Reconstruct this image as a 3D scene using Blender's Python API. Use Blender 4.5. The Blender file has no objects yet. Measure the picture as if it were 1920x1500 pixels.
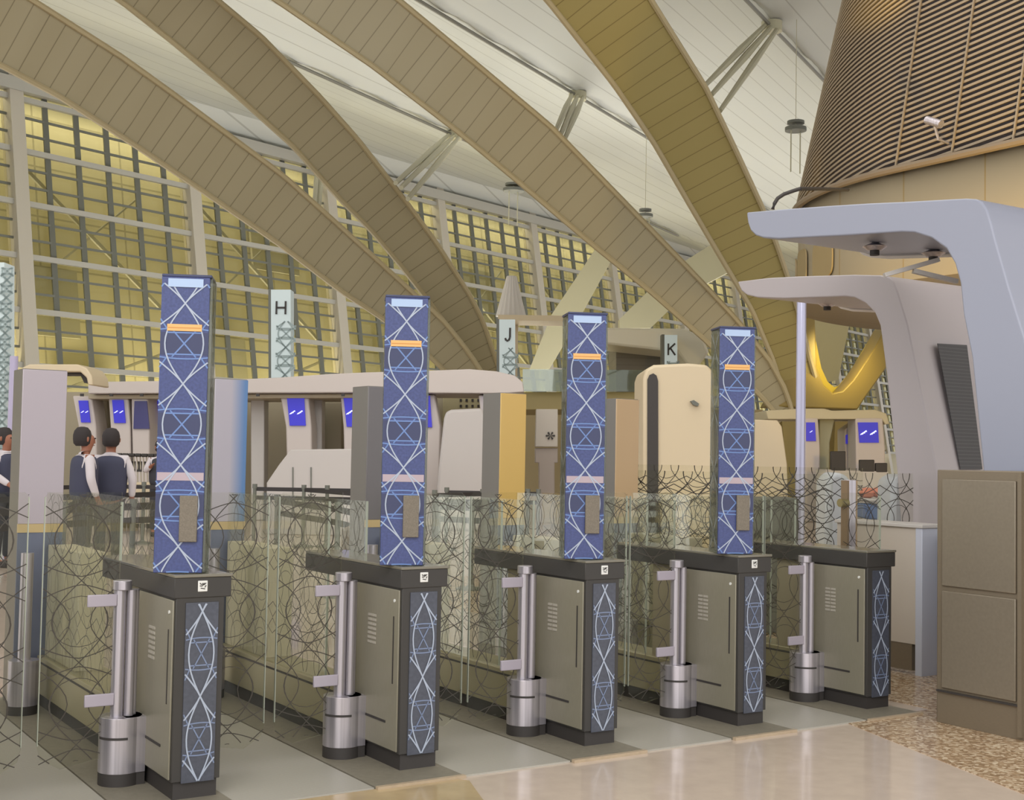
import bpy, bmesh, math, random
import numpy as np
from mathutils import Vector, Matrix
random.seed(7)
SC = bpy.context.scene
COL = SC.collection
PI = math.pi

# ---------------------------------------------------------------- camera, world, lights, exposure
FPX, YAW, PITCH, ROLL = 2419.7, math.radians(32.91), math.radians(2.562), math.radians(1.034)
EYE = np.array([0., 0., 1.5])
_cy, _sy, _cp, _sp = math.cos(YAW), math.sin(YAW), math.cos(PITCH), math.sin(PITCH)
FWD = np.array([_sy*_cp, _cy*_cp, _sp]); _R = np.array([_cy, -_sy, 0.]); _U = np.cross(_R, FWD)
RGT = _R*math.cos(ROLL) + _U*math.sin(ROLL); UPV = -_R*math.sin(ROLL) + _U*math.cos(ROLL)
FH = np.array([_sy, _cy, 0.])
cam_d = bpy.data.cameras.new('camera'); cam = bpy.data.objects.new('camera', cam_d); COL.objects.link(cam)
cam_d.sensor_width = 36; cam_d.sensor_fit = 'HORIZONTAL'; cam_d.lens = FPX/1920*36
cam_d.clip_start = .05; cam_d.clip_end = 600
cam.matrix_world = Matrix(((RGT[0], UPV[0], -FWD[0], 0), (RGT[1], UPV[1], -FWD[1], 0), (RGT[2], UPV[2], -FWD[2], 1.5), (0, 0, 0, 1)))
SC.camera = cam
SC.view_settings.view_transform = 'Standard'; SC.view_settings.look = 'None'
SC.view_settings.exposure = 0.62; SC.view_settings.gamma = 1.0
SC.view_settings.use_curve_mapping = False
SC.cycles.transparent_max_bounces = 40
w = bpy.data.worlds.new('hall_ambient'); SC.world = w; w.use_nodes = True
w.node_tree.nodes['Background'].inputs[0].default_value = (1.0, .99, .975, 1)
w.node_tree.nodes['Background'].inputs[1].default_value = 1.05

def light(name, kind, loc, target, energy, color=(1, 1, 1), size=1., size_y=None, spot=None):
    d = bpy.data.lights.new(name, kind); d.energy = energy; d.color = color
    if kind == 'AREA':
        d.size = size
        if size_y: d.shape = 'RECTANGLE'; d.size_y = size_y
    elif kind == 'SPOT':
        d.spot_size = spot; d.shadow_soft_size = size; d.spot_blend = .6
    else: d.shadow_soft_size = size
    o = bpy.data.objects.new(name, d); COL.objects.link(o); o.location = loc
    o.rotation_euler = (Vector(target)-Vector(loc)).to_track_quat('-Z', 'Y').to_euler()
    return o
light('hall_fill_light', 'AREA', (-3, -3, 9), (5, 8, .5), 420, (1, .98, .95), 8, 6)  # unseen overhead fills, added to brighten the gates and the hall
light('hall_fill_light', 'AREA', (9, 14, 13), (10, 16, 0), 700, (1, .97, .93), 16, 12)
for a_, b_, e_ in (((30, 58, 2.5), (30, 66, 24), 1350), ((52, 62, 2.5), (54, 70, 24), 1350), ((78, 70, 2.5), (78, 76, 24), 1350), ((14, 50, 2.5), (16, 56, 24), 800)):
    light('roof_uplight', 'AREA', a_, b_, e_, (1, .99, .96), 18, 10)

# ---------------------------------------------------------------- back-projection of picture points
def ray(x, y): return FWD + RGT*(x-960)/FPX + UPV*(750-y)/FPX
def PZ(x, y, z): d = ray(x, y); return EYE + d*(z-1.5)/d[2]
def PY(x, y, Y): d = ray(x, y); return EYE + d*Y/d[1]
def PX(x, y, X): d = ray(x, y); return EYE + d*X/d[0]
def PD(x, y, D): d = ray(x, y); return EYE + d*(D/(d@FH))       # vertical plane at forward distance D

# ---------------------------------------------------------------- materials
def lin(c):
    c = c/255.
    return c/12.92 if c <= .04045 else ((c+.055)/1.055)**2.4
def rgb(r, g, b): return (lin(r), lin(g), lin(b), 1)
MATS = {}
def mat(name, c, rough=.5, metal=0., noise=0., nscale=8., stretch=(1, 1, 1), emit=0, coat=0, spec=None, bump=0):
    if name in MATS: return MATS[name]
    m = bpy.data.materials.new(name); m.use_nodes = True; nt = m.node_tree; b = nt.nodes['Principled BSDF']
    col = rgb(*c); b.inputs['Base Color'].default_value = col
    b.inputs['Roughness'].default_value = rough; b.inputs['Metallic'].default_value = metal
    if spec is not None: b.inputs['Specular IOR Level'].default_value = spec
    if coat: b.inputs['Coat Weight'].default_value = coat
    if emit:
        b.inputs['Emission Color'].default_value = col; b.inputs['Emission Strength'].default_value = emit
    if noise or bump:
        tc = nt.nodes.new('ShaderNodeTexCoord'); mp = nt.nodes.new('ShaderNodeMapping'); mp.inputs['Scale'].default_value = stretch
        n = nt.nodes.new('ShaderNodeTexNoise'); n.inputs['Scale'].default_value = nscale; n.inputs['Detail'].default_value = 5
        nt.links.new(tc.outputs['Object'], mp.inputs[0]); nt.links.new(mp.outputs[0], n.inputs['Vector'])
        if noise:
            r = nt.nodes.new('ShaderNodeValToRGB'); e = r.color_ramp.elements
            e[0].position = .3; e[1].position = .7
            e[0].color = tuple(v*(1-noise) for v in col[:3])+(1,); e[1].color = tuple(min(1, v*(1+noise)) for v in col[:3])+(1,)
            nt.links.new(n.outputs['Fac'], r.inputs[0]); nt.links.new(r.outputs[0], b.inputs['Base Color'])
        if bump:
            bp = nt.nodes.new('ShaderNodeBump'); bp.inputs['Strength'].default_value = bump; bp.inputs['Distance'].default_value = .002
            nt.links.new(n.outputs['Fac'], bp.inputs['Height']); nt.links.new(bp.outputs[0], b.inputs['Normal'])
    MATS[name] = m
    return m
def glassmat(name, c, opac=.1, gloss=.12, rough=.02):
    m = bpy.data.materials.new(name); m.use_nodes = True; nt = m.node_tree; nt.nodes.clear()
    o = nt.nodes.new('ShaderNodeOutputMaterial'); t = nt.nodes.new('ShaderNodeBsdfTransparent'); t.inputs[0].default_value = rgb(*c)
    g = nt.nodes.new('ShaderNodeBsdfGlossy'); g.inputs['Roughness'].default_value = rough; g.inputs[0].default_value = (.9, .95, .95, 1)
    d = nt.nodes.new('ShaderNodeBsdfDiffuse'); d.inputs[0].default_value = rgb(150, 155, 140)
    lw = nt.nodes.new('ShaderNodeLayerWeight'); lw.inputs[0].default_value = .25
    mt = nt.nodes.new('ShaderNodeMath'); mt.operation = 'MULTIPLY_ADD'; mt.inputs[1].default_value = .22; mt.inputs[2].default_value = gloss*.4
    nt.links.new(lw.outputs['Fresnel'], mt.inputs[0])
    a = nt.nodes.new('ShaderNodeMixShader'); a.inputs[0].default_value = opac
    nt.links.new(t.outputs[0], a.inputs[1]); nt.links.new(d.outputs[0], a.inputs[2])
    b = nt.nodes.new('ShaderNodeMixShader'); nt.links.new(mt.outputs[0], b.inputs[0])
    nt.links.new(a.outputs[0], b.inputs[1]); nt.links.new(g.outputs[0], b.inputs[2]); nt.links.new(b.outputs[0], o.inputs[0])
    MATS[name] = m
    return m
def linesmat(name, c, cl, axis_vec, pitch, width, rough=.5, coord='Object', axis_vec2=None, pitch2=1, metal=0, off=0.):
    """plain colour with thin seam lines every `pitch` along axis_vec (object space or UV)"""
    m = mat(name, c, rough, metal); nt = m.node_tree; b = nt.nodes['Principled BSDF']
    tc = nt.nodes.new('ShaderNodeTexCoord')
    def fac(av, p):
        dp = nt.nodes.new('ShaderNodeVectorMath'); dp.operation = 'DOT_PRODUCT'; dp.inputs[1].default_value = av
        nt.links.new(tc.outputs[coord], dp.inputs[0])
        q = nt.nodes.new('ShaderNodeMath'); q.operation = 'MULTIPLY_ADD'; q.inputs[1].default_value = 1/p; q.inputs[2].default_value = 1000+off
        nt.links.new(dp.outputs['Value'], q.inputs[0])
        f = nt.nodes.new('ShaderNodeMath'); f.operation = 'FRACT'; nt.links.new(q.outputs[0], f.inputs[0])
        l = nt.nodes.new('ShaderNodeMath'); l.operation = 'LESS_THAN'; l.inputs[1].default_value = width/p
        nt.links.new(f.outputs[0], l.inputs[0]); return l
    l = fac(axis_vec, pitch)
    if axis_vec2:
        l2 = fac(axis_vec2, pitch2); mx = nt.nodes.new('ShaderNodeMath'); mx.operation = 'MAXIMUM'
        nt.links.new(l.outputs[0], mx.inputs[0]); nt.links.new(l2.outputs[0], mx.inputs[1]); l = mx
    x = nt.nodes.new('ShaderNodeMix'); x.data_type = 'RGBA'
    x.inputs[6].default_value = rgb(*c); x.inputs[7].default_value = rgb(*cl)
    nt.links.new(l.outputs[0], x.inputs[0]); nt.links.new(x.outputs[2], b.inputs['Base Color'])
    return m

M_steel = mat('brushed_steel', (186, 181, 188), .28, .65, noise=.28, nscale=14, stretch=(3, 3, .04))
M_door = mat('satin_bronze_steel', (152, 147, 130), .38, .3, noise=.06, nscale=20, stretch=(30, 30, 1))
M_kick = mat('champagne_steel_kick', (168, 160, 130), .4, .5)
M_black = mat('black_lacquer', (66, 64, 62), .45, 0, spec=.3)
M_top = mat('polished_top_sheen', (120, 116, 104), .12, 0)  # sheen of the lit counter top put into its beige-grey colour
M_slate = mat('slate_screen', (74, 78, 90), .35, 0, noise=.12, nscale=60)
M_slot = mat('dark_slot', (58, 54, 52), .6)
M_white = mat('white_shell', (200, 195, 190), .35)
M_lav = mat('cool_white_shell', (152, 156, 173), .3)
M_pinkw = mat('warm_white_shell', (200, 190, 184), .4)
M_cream = mat('cream_panel', (206, 190, 160), .45)
M_beige = mat('beige_wall', (178, 160, 120), .5)
M_acr = mat('frosted_acrylic_bracket', (176, 168, 180), .25)
M_pat = mat('etched_pattern', (66, 61, 54), .5)
M_patw = mat('silver_pattern', (168, 178, 196), .35)
M_patb = mat('light_blue_pattern', (104, 132, 186), .35)
M_blue = mat('blue_tower_panel', (66, 76, 124), .35, 0, noise=.18, nscale=90)
M_bluedk = mat('dark_blue_panel', (56, 62, 96), .35)
M_orange = mat('orange_strip', (224, 176, 110), .4)
M_bar = mat('pale_blue_bar', (168, 190, 222), .35)
M_reader = mat('grey_card_reader', (118, 110, 98), .7, noise=.15, nscale=150)
M_sticker = mat('white_sticker', (225, 225, 222), .5)
M_belt = mat('black_belt', (46, 42, 42), .6)
M_rub = mat('dark_rubber_plate', (128, 122, 108), .6, noise=.08, nscale=40)
M_strip = mat('beige_stone_strip', (182, 163, 138), .35, noise=.08, nscale=20)
M_screen = mat('blue_screen', (50, 46, 180), .4, emit=.3)
M_dkscreen = mat('dark_screen', (54, 52, 100), .3, emit=.15)
M_mark = mat('white_mark', (215, 220, 245), .4, emit=.6)
M_cyan = mat('teal_panel', (60, 190, 190), .4)
M_brown = mat('brushed_brown_metal', (134, 122, 104), .4, .35, noise=.05, nscale=40, stretch=(1, 1, 12))
M_glass = glassmat('patterned_clear_glass', (251, 251, 248), .012, .0)
M_glassd = glassmat('smoked_side_glass', (205, 208, 208), .22)
M_navy = mat('navy_cloth', (62, 64, 84), .8)
M_shirt = mat('white_cloth', (205, 198, 202), .8)
M_trou = mat('charcoal_cloth', (56, 56, 62), .8)
M_skin = mat('brown_skin', (150, 98, 76), .6)
M_hair = mat('black_hair', (48, 42, 42), .8)

# ---------------------------------------------------------------- mesh helpers
class MB:
    def __init__(s): s.bm = bmesh.new(); s.uv = None
    def box(s, x0, x1, y0, y1, z0, z1):
        v = [s.bm.verts.new((x, y, z)) for x in (x0, x1) for y in (y0, y1) for z in (z0, z1)]
        for f in ((0, 1, 3, 2), (4, 6, 7, 5), (0, 4, 5, 1), (2, 3, 7, 6), (0, 2, 6, 4), (1, 5, 7, 3)): s.bm.faces.new([v[i] for i in f])
        return s
    def prism(s, pts, vec):
        a = [s.bm.verts.new(tuple(p)) for p in pts]; b = [s.bm.verts.new(tuple(np.array(p)+np.array(vec))) for p in pts]
        s.bm.faces.new(a); s.bm.faces.new(b[::-1]); n = len(a)
        for i in range(n): s.bm.faces.new((a[i], b[i], b[(i+1) % n], a[(i+1) % n]))
        return s
    def tube(s, p0, p1, r, r2=None, n=12):
        return s.path([p0, p1], r if r2 is None else [r, r2], n)
    def path(s, pts, r, n=8, cap=True):
        pts = [Vector(tuple(p)) for p in pts]; rs = r if isinstance(r, (list, tuple)) else [r]*len(pts)
        rings = []; ref = Vector((0, 0, 1))
        for i, p in enumerate(pts):
            t = (pts[min(i+1, len(pts)-1)]-pts[max(i-1, 0)]).normalized()
            a = ref if abs(t.dot(ref)) < .95 else Vector((1, 0, 0))
            u = t.cross(a).normalized(); v = t.cross(u)
            rings.append([s.bm.verts.new(p+(u*math.cos(2*PI*k/n)+v*math.sin(2*PI*k/n))*rs[i]) for k in range(n)])
        for a, b in zip(rings, rings[1:]):
            for k in range(n): s.bm.faces.new((a[k], a[(k+1) % n], b[(k+1) % n], b[k]))
        if cap: s.bm.faces.new(rings[0]); s.bm.faces.new(rings[-1][::-1])
        return s
    def cyl(s, x, y, z0, z1, r, n=24): return s.tube((x, y, z0), (x, y, z1), r, n=n)
    def lathe(s, x, y, prof, n=24):
        rings = [[s.bm.verts.new((x+r*math.cos(2*PI*k/n), y+r*math.sin(2*PI*k/n), z)) for k in range(n)] for r, z in prof]
        for a, b in zip(rings, rings[1:]):
            for k in range(n): s.bm.faces.new((a[k], a[(k+1) % n], b[(k+1) % n], b[k]))
        s.bm.faces.new(rings[0]); s.bm.faces.new(rings[-1]); return s
    def bar(s, p0, p1, w, d):
        """rectangular bar between two points: w horizontal across, d the other way"""
        p0, p1 = Vector(tuple(p0)), Vector(tuple(p1)); t = (p1-p0).normalized()
        a = Vector((0, 0, 1)) if abs(t.z) < .9 else Vector((1, 0, 0))
        u = t.cross(a).normalized()*w/2; v = t.cross(u).normalized()*d/2
        s.prism([p0+u+v, p0-u+v, p0-u-v, p0+u-v], p1-p0); return s
    def build(s, name, m, parent=None, bevel=0, smooth=None, seg=2):
        bmesh.ops.recalc_face_normals(s.bm, faces=s.bm.faces)
        me = bpy.data.meshes.new(name); s.bm.to_mesh(me); s.bm.free(); me.materials.append(m)
        o = bpy.data.objects.new(name, me); COL.objects.link(o)
        if parent: o.parent = parent
        if bevel:
            b = o.modifiers.new('bevel', 'BEVEL'); b.width = bevel; b.segments = seg; b.limit_method = 'ANGLE'; b.angle_limit = .6
        if smooth is None: smooth = True
        if smooth:
            for p in me.polygons: p.use_smooth = True
            me.set_sharp_from_angle(angle=math.radians(35))
        return o
def empty(name, loc=(0, 0, 0), rz=0):
    o = bpy.data.objects.new(name, None); COL.objects.link(o); o.location = loc; o.rotation_euler = (0, 0, rz); o.empty_display_size = .1
    return o
def tag(o, label=None, cat=None, group=None, kind=None):
    if label: o['label'] = label
    if cat: o['category'] = cat
    if group: o['group'] = group
    if kind: o['kind'] = kind
    return o
def struct(o): o['kind'] = 'structure'; return o
def kids(o): return list(o.children)
def copy_tree(o, parent=None):
    c = o.copy(); COL.objects.link(c); c.parent = parent
    for ch in kids(o): copy_tree(ch, c)
    return c
def PF(x, y, D):
    q = PD(x, y, D)
    if y >= 1001: q[2] = 0.
    return q
def slab(pts, D, thick, vert=True):
    """outline from picture points, standing upright at forward distance D, thickness away from the viewer"""
    return MB().prism([PF(x, y, D) for x, y in pts], FH*thick)

# ---------------------------------------------------------------- lattice motif used on towers, panels and glass
def motif(x0, x1, z0, z1, node0, period, cx=None, half=None, bulge=.40, glass=False):
    """list of polylines (u, v, weight class) clipped to the rectangle"""
    cx = (x0+x1)/2 if cx is None else cx; h = (x1-x0)/2 if half is None else half
    L = []
    n0 = int(math.floor((z0-node0)/period))-1; n1 = int(math.ceil((z1-node0)/period))+1
    for k in range(n0, n1+1):
        z = node0+k*period
        for s in (-1, 1):
            L.append((0, [(cx+s*h*2*bulge*math.sin(PI*t/14), z+period*t/14) for t in range(15)]))
            for e in (-1, 1):
                L.append((0, [(cx+s*h*t/6, z+e*period*(.27*(t/6)**.85 if not glass else .05+.2*(t/6)**1.4)) for t in range(7)]))
        m = z+period/2; q = period*.17; b = h*.5
        if not glass:
            L.append((1, [(cx-b, m-q), (cx+b, m+q)])); L.append((1, [(cx-b, m+q), (cx+b, m-q)]))
            for e in (-1, 1):
                L.append((1, [(cx+h*t/6, m+e*(q+period*.02*(1-(t/6)**2))) for t in range(-6, 7)]))
                L.append((1, [(cx+h*.7*t/6, m+e*(q-period*.035)) for t in range(-6, 7)]))
                for s in (-1, 1): L.append((1, [(cx+s*h*.7, m+e*q), (cx+s*h, m+e*(q+period*.13))]))
        else:
            for r in (h*.62,):
                L.append((1, [(cx+r*math.cos(2*PI*t/20), m+r*.9*math.sin(2*PI*t/20)) for t in range(21)]))
            for s in (-1, 1):
                L.append((0, [(cx+s*(h*1.02-h*.8*math.sin(PI*t/10)), m-period*.5+period*t/10) for t in range(11)]))
    out = []
    for c, pl in L:
        seg = []
        for a, b in zip(pl, pl[1:]):
            A = np.array(a); B = np.array(b); d = B-A; t0, t1 = 0., 1.
            ok = True
            for i, (lo, hi) in enumerate(((x0, x1), (z0, z1))):
                if abs(d[i]) < 1e-9:
                    if A[i] < lo or A[i] > hi: ok = False
                else:
                    u, v = (lo-A[i])/d[i], (hi-A[i])/d[i]
                    if u > v: u, v = v, u
                    t0, t1 = max(t0, u), min(t1, v)
            if ok and t1 > t0+1e-4: out.append((c, A+d*t0, A+d*t1))
    return out
def ribbons(mb, segs, cls, width, fn, nrm):
    """print the segments as thin flat strips; fn maps (u, v) to a 3-D point, nrm is the print thickness vector"""
    for c, a, b in segs:
        if c != cls: continue
        d = b-a; l = math.hypot(*d)
        if l < 1e-6: continue
        nx, nz = -d[1]/l*width/2, d[0]/l*width/2
        q = [fn(a[0]+nx, a[1]+nz), fn(b[0]+nx, b[1]+nz), fn(b[0]-nx, b[1]-nz), fn(a[0]-nx, a[1]-nz)]
        v = [mb.bm.verts.new(tuple(np.array(p)+np.array(nrm))) for p in q]; mb.bm.faces.new(v)

# ================================================================ SETTING
# floor
fm = mat('cream_marble', (204, 187, 172), .14, 0, noise=.05, nscale=9, coat=.2)
struct(MB().box(-40, 170, -20, 150, -.3, 0).build('floor', fm))
tm = mat('brown_terrazzo', (182, 156, 122), .22); 
nt = tm.node_tree; tc = nt.nodes.new('ShaderNodeTexCoord'); vo = nt.nodes.new('ShaderNodeTexVoronoi'); vo.inputs['Scale'].default_value = 55
rp = nt.nodes.new('ShaderNodeValToRGB'); nt.links.new(tc.outputs['Object'], vo.inputs['Vector']); sp = nt.nodes.new('ShaderNodeSeparateColor')
nt.links.new(vo.outputs['Color'], sp.inputs[0]); nt.links.new(sp.outputs[0], rp.inputs[0]); nt.links.new(rp.outputs[0], nt.nodes['Principled BSDF'].inputs['Base Color'])
e = rp.color_ramp.elements; e[0].color = rgb(140, 112, 84); e[1].color = rgb(222, 204, 178); rp.color_ramp.elements.new(.5).color = rgb(178, 150, 118)
def flat(pts, z): return [(p[0], p[1], z) for p in pts]
struct(MB().prism(flat([(5.77, 5.30), (5.11, 3.3), (5.3, 1.5), (12, 1.5), (12, 14), (6.55, 14), (6.55, 5.30)], .0), (0, 0, .004)).build('floor_terrazzo_band', tm))
dm = mat('tan_marble', (184, 162, 124), .15, noise=.22, nscale=3)
struct(MB().prism(flat([(3.147, 5.168), (3.03, 4.86), (2.7, 3.5), (.5, 3.5), (.5, 5.24), (3.10, 5.24)], .0), (0, 0, .004)).build('floor_marble_border', dm))

# facade with leaning columns
UF = np.array([math.sin(math.radians(70.6)), math.cos(math.radians(70.6)), 0.]); NF = np.array([UF[1], -UF[0], 0.])
FA = PZ(98, 680, 6.1); FA = np.array([16.1, 71.6, 0.]); LEAN = 3.6/22.
ZT = 21.6
def fp(s, z, off=0.): return FA + UF*s + NF*(off - LEAN*z) + np.array([0, 0, z])
M_mul = mat('grey_green_mullion', (104, 106, 98), .5); M_trans = mat('pale_transom', (170, 168, 160), .5); M_colm = mat('pale_facade_column', (186, 180, 168), .5)
M_clad = linesmat('olive_cladding', (200, 194, 168), (168, 162, 138), (0, 0, 1), 3.0, .12, .7, axis_vec2=tuple(UF), pitch2=6.0)
n_ = M_clad.node_tree
M_cladb = mat('dim_olive_cladding', (166, 162, 144), .7, noise=.25, nscale=.12)
M_fglass = glassmat('facade_glass', (240, 236, 214), .06, .04)
wall = struct(empty('wall_far', tuple(fp(0, 0))))
def fchild(mb, name, m):
    o = mb.build(name, m); o.parent = wall; o.matrix_parent_inverse = Matrix.Translation(-Vector(tuple(fp(0, 0)))); return o
S0, NB, BW = -26.0, 14, 12.0
bay0 = -2
for b in range(bay0, 12):
    s0 = b*BW
    zt = ZT
    mb = MB(); w2 = .42
    mb.prism([fp(s0-w2, 0, .5), fp(s0+w2, 0, .5), fp(s0+w2, 0, -.5), fp(s0-w2, 0, -.5)], fp(0, zt+1.5)-fp(0, 0))
    fchild(mb, 'facade_column', M_colm)
    if b == 11: break
    m1, m2 = MB(), MB()
    for k in range(1, 6):
        s = s0+k*2; m1.bar(fp(s, 3), fp(s, zt), .2, .3)
    for j in range(3, int(zt)+1):
        big = (j % 3 == 0)
        if big: m2.bar(fp(s0+w2, j, .15), fp(s0+BW-w2, j, .15), .32, .3)
        else: m1.bar(fp(s0+w2, j), fp(s0+BW-w2, j), .14, .13)
    fchild(m1, 'mullion_grid', M_mul); fchild(m2, 'transom', M_trans)
    g = MB(); g.prism([fp(s0+w2, 3, -.25), fp(s0+BW-w2, 3, -.25), fp(s0+BW-w2, zt, -.25), fp(s0+w2, zt, -.25)], -NF*.03)
    fchild(g, 'glazing', M_fglass)
    br = MB()
    br.bar(fp(s0+.5, 18, -1.2), fp(s0+BW-.5, 9, -1.2), .2, .2); br.bar(fp(s0+BW-.5, 8, -1.2), fp(s0+.5, 4, -1.2), .14, .14); br.bar(fp(s0+3, 12, -1.3), fp(s0+9, 17, -1.3), .1, .1)
    fchild(br, 'diagonal_brace', M_trans)
top = MB().bar(fp(bay0*BW, ZT+.1, .3), fp(11*BW, ZT+.1, .3), .8, .7); fchild(top, 'head_beam', M_trans)
struct(MB().prism([fp(-40, 0, -3), fp(140, 0, -3), fp(140, 23, -3), fp(-40, 23, -3)], -NF*.3).build('wall_outer_cladding', M_clad))
for z_, tz, e_ in ((1.0, 20, 14000), (22.0, 2, 2000)):  # unseen strips added behind the glazing to brighten the cladding
    c_ = fp(48, z_, -1.6 if z_ < 5 else -1.4); l_ = light('cladding_fill_light', 'AREA', (0, 0, 0), (0, 0, 1), e_, (1, .96, .84), 130, 1.0)
    zax = -(Vector(tuple(fp(48, tz, -2.0)))-Vector(tuple(c_))).normalized(); xax = Vector(tuple(UF)); yax = zax.cross(xax).normalized(); xax = yax.cross(zax)
    l_.matrix_world = Matrix((( xax[0], yax[0], zax[0], c_[0]), (xax[1], yax[1], zax[1], c_[1]), (xax[2], yax[2], zax[2], c_[2]), (0, 0, 0, 1)))
pan = MB()
for k, (s, z0, z1) in enumerate([(1, 8, 12), (13.5, 3, 9), (3.2, 3, 6), (19, 14, 18), (29, 3, 9), (41, 12, 17), (55, 4, 10), (70, 9, 14)]):
    pan.prism([fp(s, z0, -2.6), fp(s+4.2, z0, -2.6), fp(s+4.2, z1, -2.6), fp(s, z1, -2.6)], -NF*.2)
fchild(pan, 'cladding_panel', M_cladb)

# ceiling: membrane pulled down to the strut heads, seams along the hall
AZ = math.radians(61.); US = np.array([math.sin(AZ), math.cos(AZ), 0.]); NS = np.array([US[1], -US[0], 0.])
ZC = 23.4
nodes = [PZ(x, y, 21.9) for x, y in ((1083, 180), (852, 255), (1447, 52), (603, 350), (1210, 400))]
nodes += [nodes[0]-US*24, nodes[1]-US*24, nodes[0]-US*48, nodes[2]-US*26]
def cz(x, y):
    p = np.array([x, y]); z = ZC
    for n in nodes[:3]: z -= 1.3*math.exp(-abs((p-n[:2])@NS[:2])/3.5)
    return z
cm = linesmat('ceiling_membrane', (198, 200, 194), (172, 173, 166), tuple(NS), 1.1, .06, .6)
mb = MB(); N = 120; grid = []
for i in range(N+1):
    row = []
    for j in range(N+1):
        s = -50+190*i/N; o = .5 + 92*(j/N)**1.0
        p = fp(s, 0, 0)+NF*(o-LEAN*ZC); row.append(mb.bm.verts.new((p[0], p[1], cz(p[0], p[1]) if j else ZT+.4)))
    grid.append(row)
for i in range(N):
    for j in range(N): mb.bm.faces.new((grid[i][j], grid[i+1][j], grid[i+1][j+1], grid[i][j+1]))
ce = mb.build('ceiling', cm); struct(ce)
so = ce.modifiers.new('thickness', 'SOLIDIFY'); so.thickness = .3; so.offset = 1
M_cable = mat('dark_seam_cable', (120, 118, 108), .5)
for n in (0, 1, 2):
    mbp = []
    for t in np.linspace(-46, 40, 44):
        p = nodes[n]+US*t; mbp.append((p[0], p[1], cz(p[0], p[1])-.12))
    struct(MB().path(mbp, .09, 6).build('trim_roof_cable', M_cable))

# ================================================================ ROOF ARCHES
M_arch = linesmat('sand_arch_cladding', (176, 166, 136), (138, 129, 102), (1, 0, 0), .52, .03, .45, coord='UV')
M_arch2 = linesmat('bronze_arch_cladding', (168, 154, 100), (134, 120, 74), (1, 0, 0), .52, .03, .4, coord='UV')
M_edge = mat('pale_arch_edge', (190, 176, 140), .5)
def resample(pl, n):
    P = [np.array(p, float) for p in pl]; L = [0]
    for a, b in zip(P, P[1:]): L.append(L[-1]+np.linalg.norm(b-a))
    out = []
    for k in range(n):
        t = L[-1]*k/(n-1); i = min(max(np.searchsorted(L, t)-1, 0), len(P)-2)
        u = (t-L[i])/(L[i+1]-L[i]); out.append(P[i]*(1-u)+P[i+1]*u)
    # smooth
    for _ in range(6):
        out = [out[0]]+[(out[i-1]+2*out[i]+out[i+1])/4 for i in range(1, n-1)]+[out[-1]]
    return out
def arch(name, up, lo, D0, D1, thick, m, label, n=60, seam=34., group=None):
    """box beam; up/lo are the two visible edges of its near face, D0..D1 its distance along the span"""
    Ud, Ld = np.array(resample(up, 400)), np.array(resample(lo, 400)); cen = (Ud+Ld)/2; U_, L_ = [], []
    for k in range(n):
        i = int(round(k*399/(n-1))); c = cen[i]; tt = cen[min(i+8, 399)]-cen[max(i-8, 0)]; tt /= np.linalg.norm(tt)
        U_.append(Ud[np.argmin(np.abs((Ud-c)@tt))]); L_.append(Ld[np.argmin(np.abs((Ld-c)@tt))])
    t = np.linspace(0, 1, n); Ds = D0+(D1-D0)*t
    A = [PD(u[0], u[1], d) for u, d in zip(U_, Ds)]; B = [PD(l[0], l[1], d) for l, d in zip(L_, Ds)]
    r = empty(name, tuple(B[-1])); inv = Matrix.Translation(-Vector(tuple(B[-1])))
    mb = MB(); uv = mb.bm.loops.layers.uv.new('UVMap'); rings = []
    dist = [0]
    for i in range(1, n): dist.append(dist[-1]+np.linalg.norm((A[i]+B[i]-A[i-1]-B[i-1])/2))
    for i in range(n):
        a, b = A[i], B[i]; ta = A[min(i+1, n-1)]-A[max(i-1, 0)]; nn = np.cross(ta, b-a); nn /= np.linalg.norm(nn)
        if nn@FH < 0: nn = -nn
        bk = nn*thick
        rings.append([mb.bm.verts.new(tuple(q)) for q in (a, b, b+bk*.9+(a-b)*.15, a+bk*.9+(b-a)*.15)])
    for i in range(n-1):
        for k in range(4):
            f = mb.bm.faces.new((rings[i][k], rings[i][(k+1) % 4], rings[i+1][(k+1) % 4], rings[i+1][k]))
            for lp, q in zip(f.loops, (i, i, i+1, i+1)): lp[uv].uv = (dist[q], 0)
    mb.bm.faces.new(rings[0]); mb.bm.faces.new(rings[-1])
    o = mb.build('cladding', m, smooth=False); o.parent = r; o.matrix_parent_inverse = inv
    for p in o.data.polygons: p.use_smooth = True
    o.data.set_sharp_from_angle(angle=math.radians(25))
    for P, nm in ((A, 'edge_trim'), (B, 'edge_trim')):
        e_ = MB().path([tuple(p-FH*.05) for p in P], .09, 6).build(nm, M_edge); e_.parent = r; e_.matrix_parent_inverse = inv
    tag(r, label, 'arch', group)
    return r
G = 'sand coloured roof arches sweeping down to the right'
arch('roof_arch', [(-520, -330), (-300, -210), (-120, -105), (60, 0), (227, 106), (330, 180), (532, 330), (667, 451), (783, 557), (833, 603), (880, 662), (930, 740)],
     [(-560, -140), (-330, -50), (-160, 35), (0, 122), (110, 180), (257, 275), (374, 354), (524, 458), (645, 550), (717, 597), (797, 660), (880, 740)], 30, 48, 1.4, M_arch, 'lowest and leftmost of the long sand roof arches, in front of the glazed facade', group=G)
arch('roof_arch', [(60, -290), (190, -185), (300, -93), (407, 0), (491, 70), (601, 183), (673, 264), (758, 374), (820, 458), (879, 550), (905, 600), (935, 690), (950, 740)],
     [(-160, -200), (-10, -130), (115, -62), (224, 0), (330, 84), (440, 176), (550, 275), (631, 367), (697, 433), (753, 500), (813, 577), (897, 690), (925, 740)], 34, 50, 1.4, M_arch, 'second sand roof arch from the left, landing behind the white check-in canopy', group=G)
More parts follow.
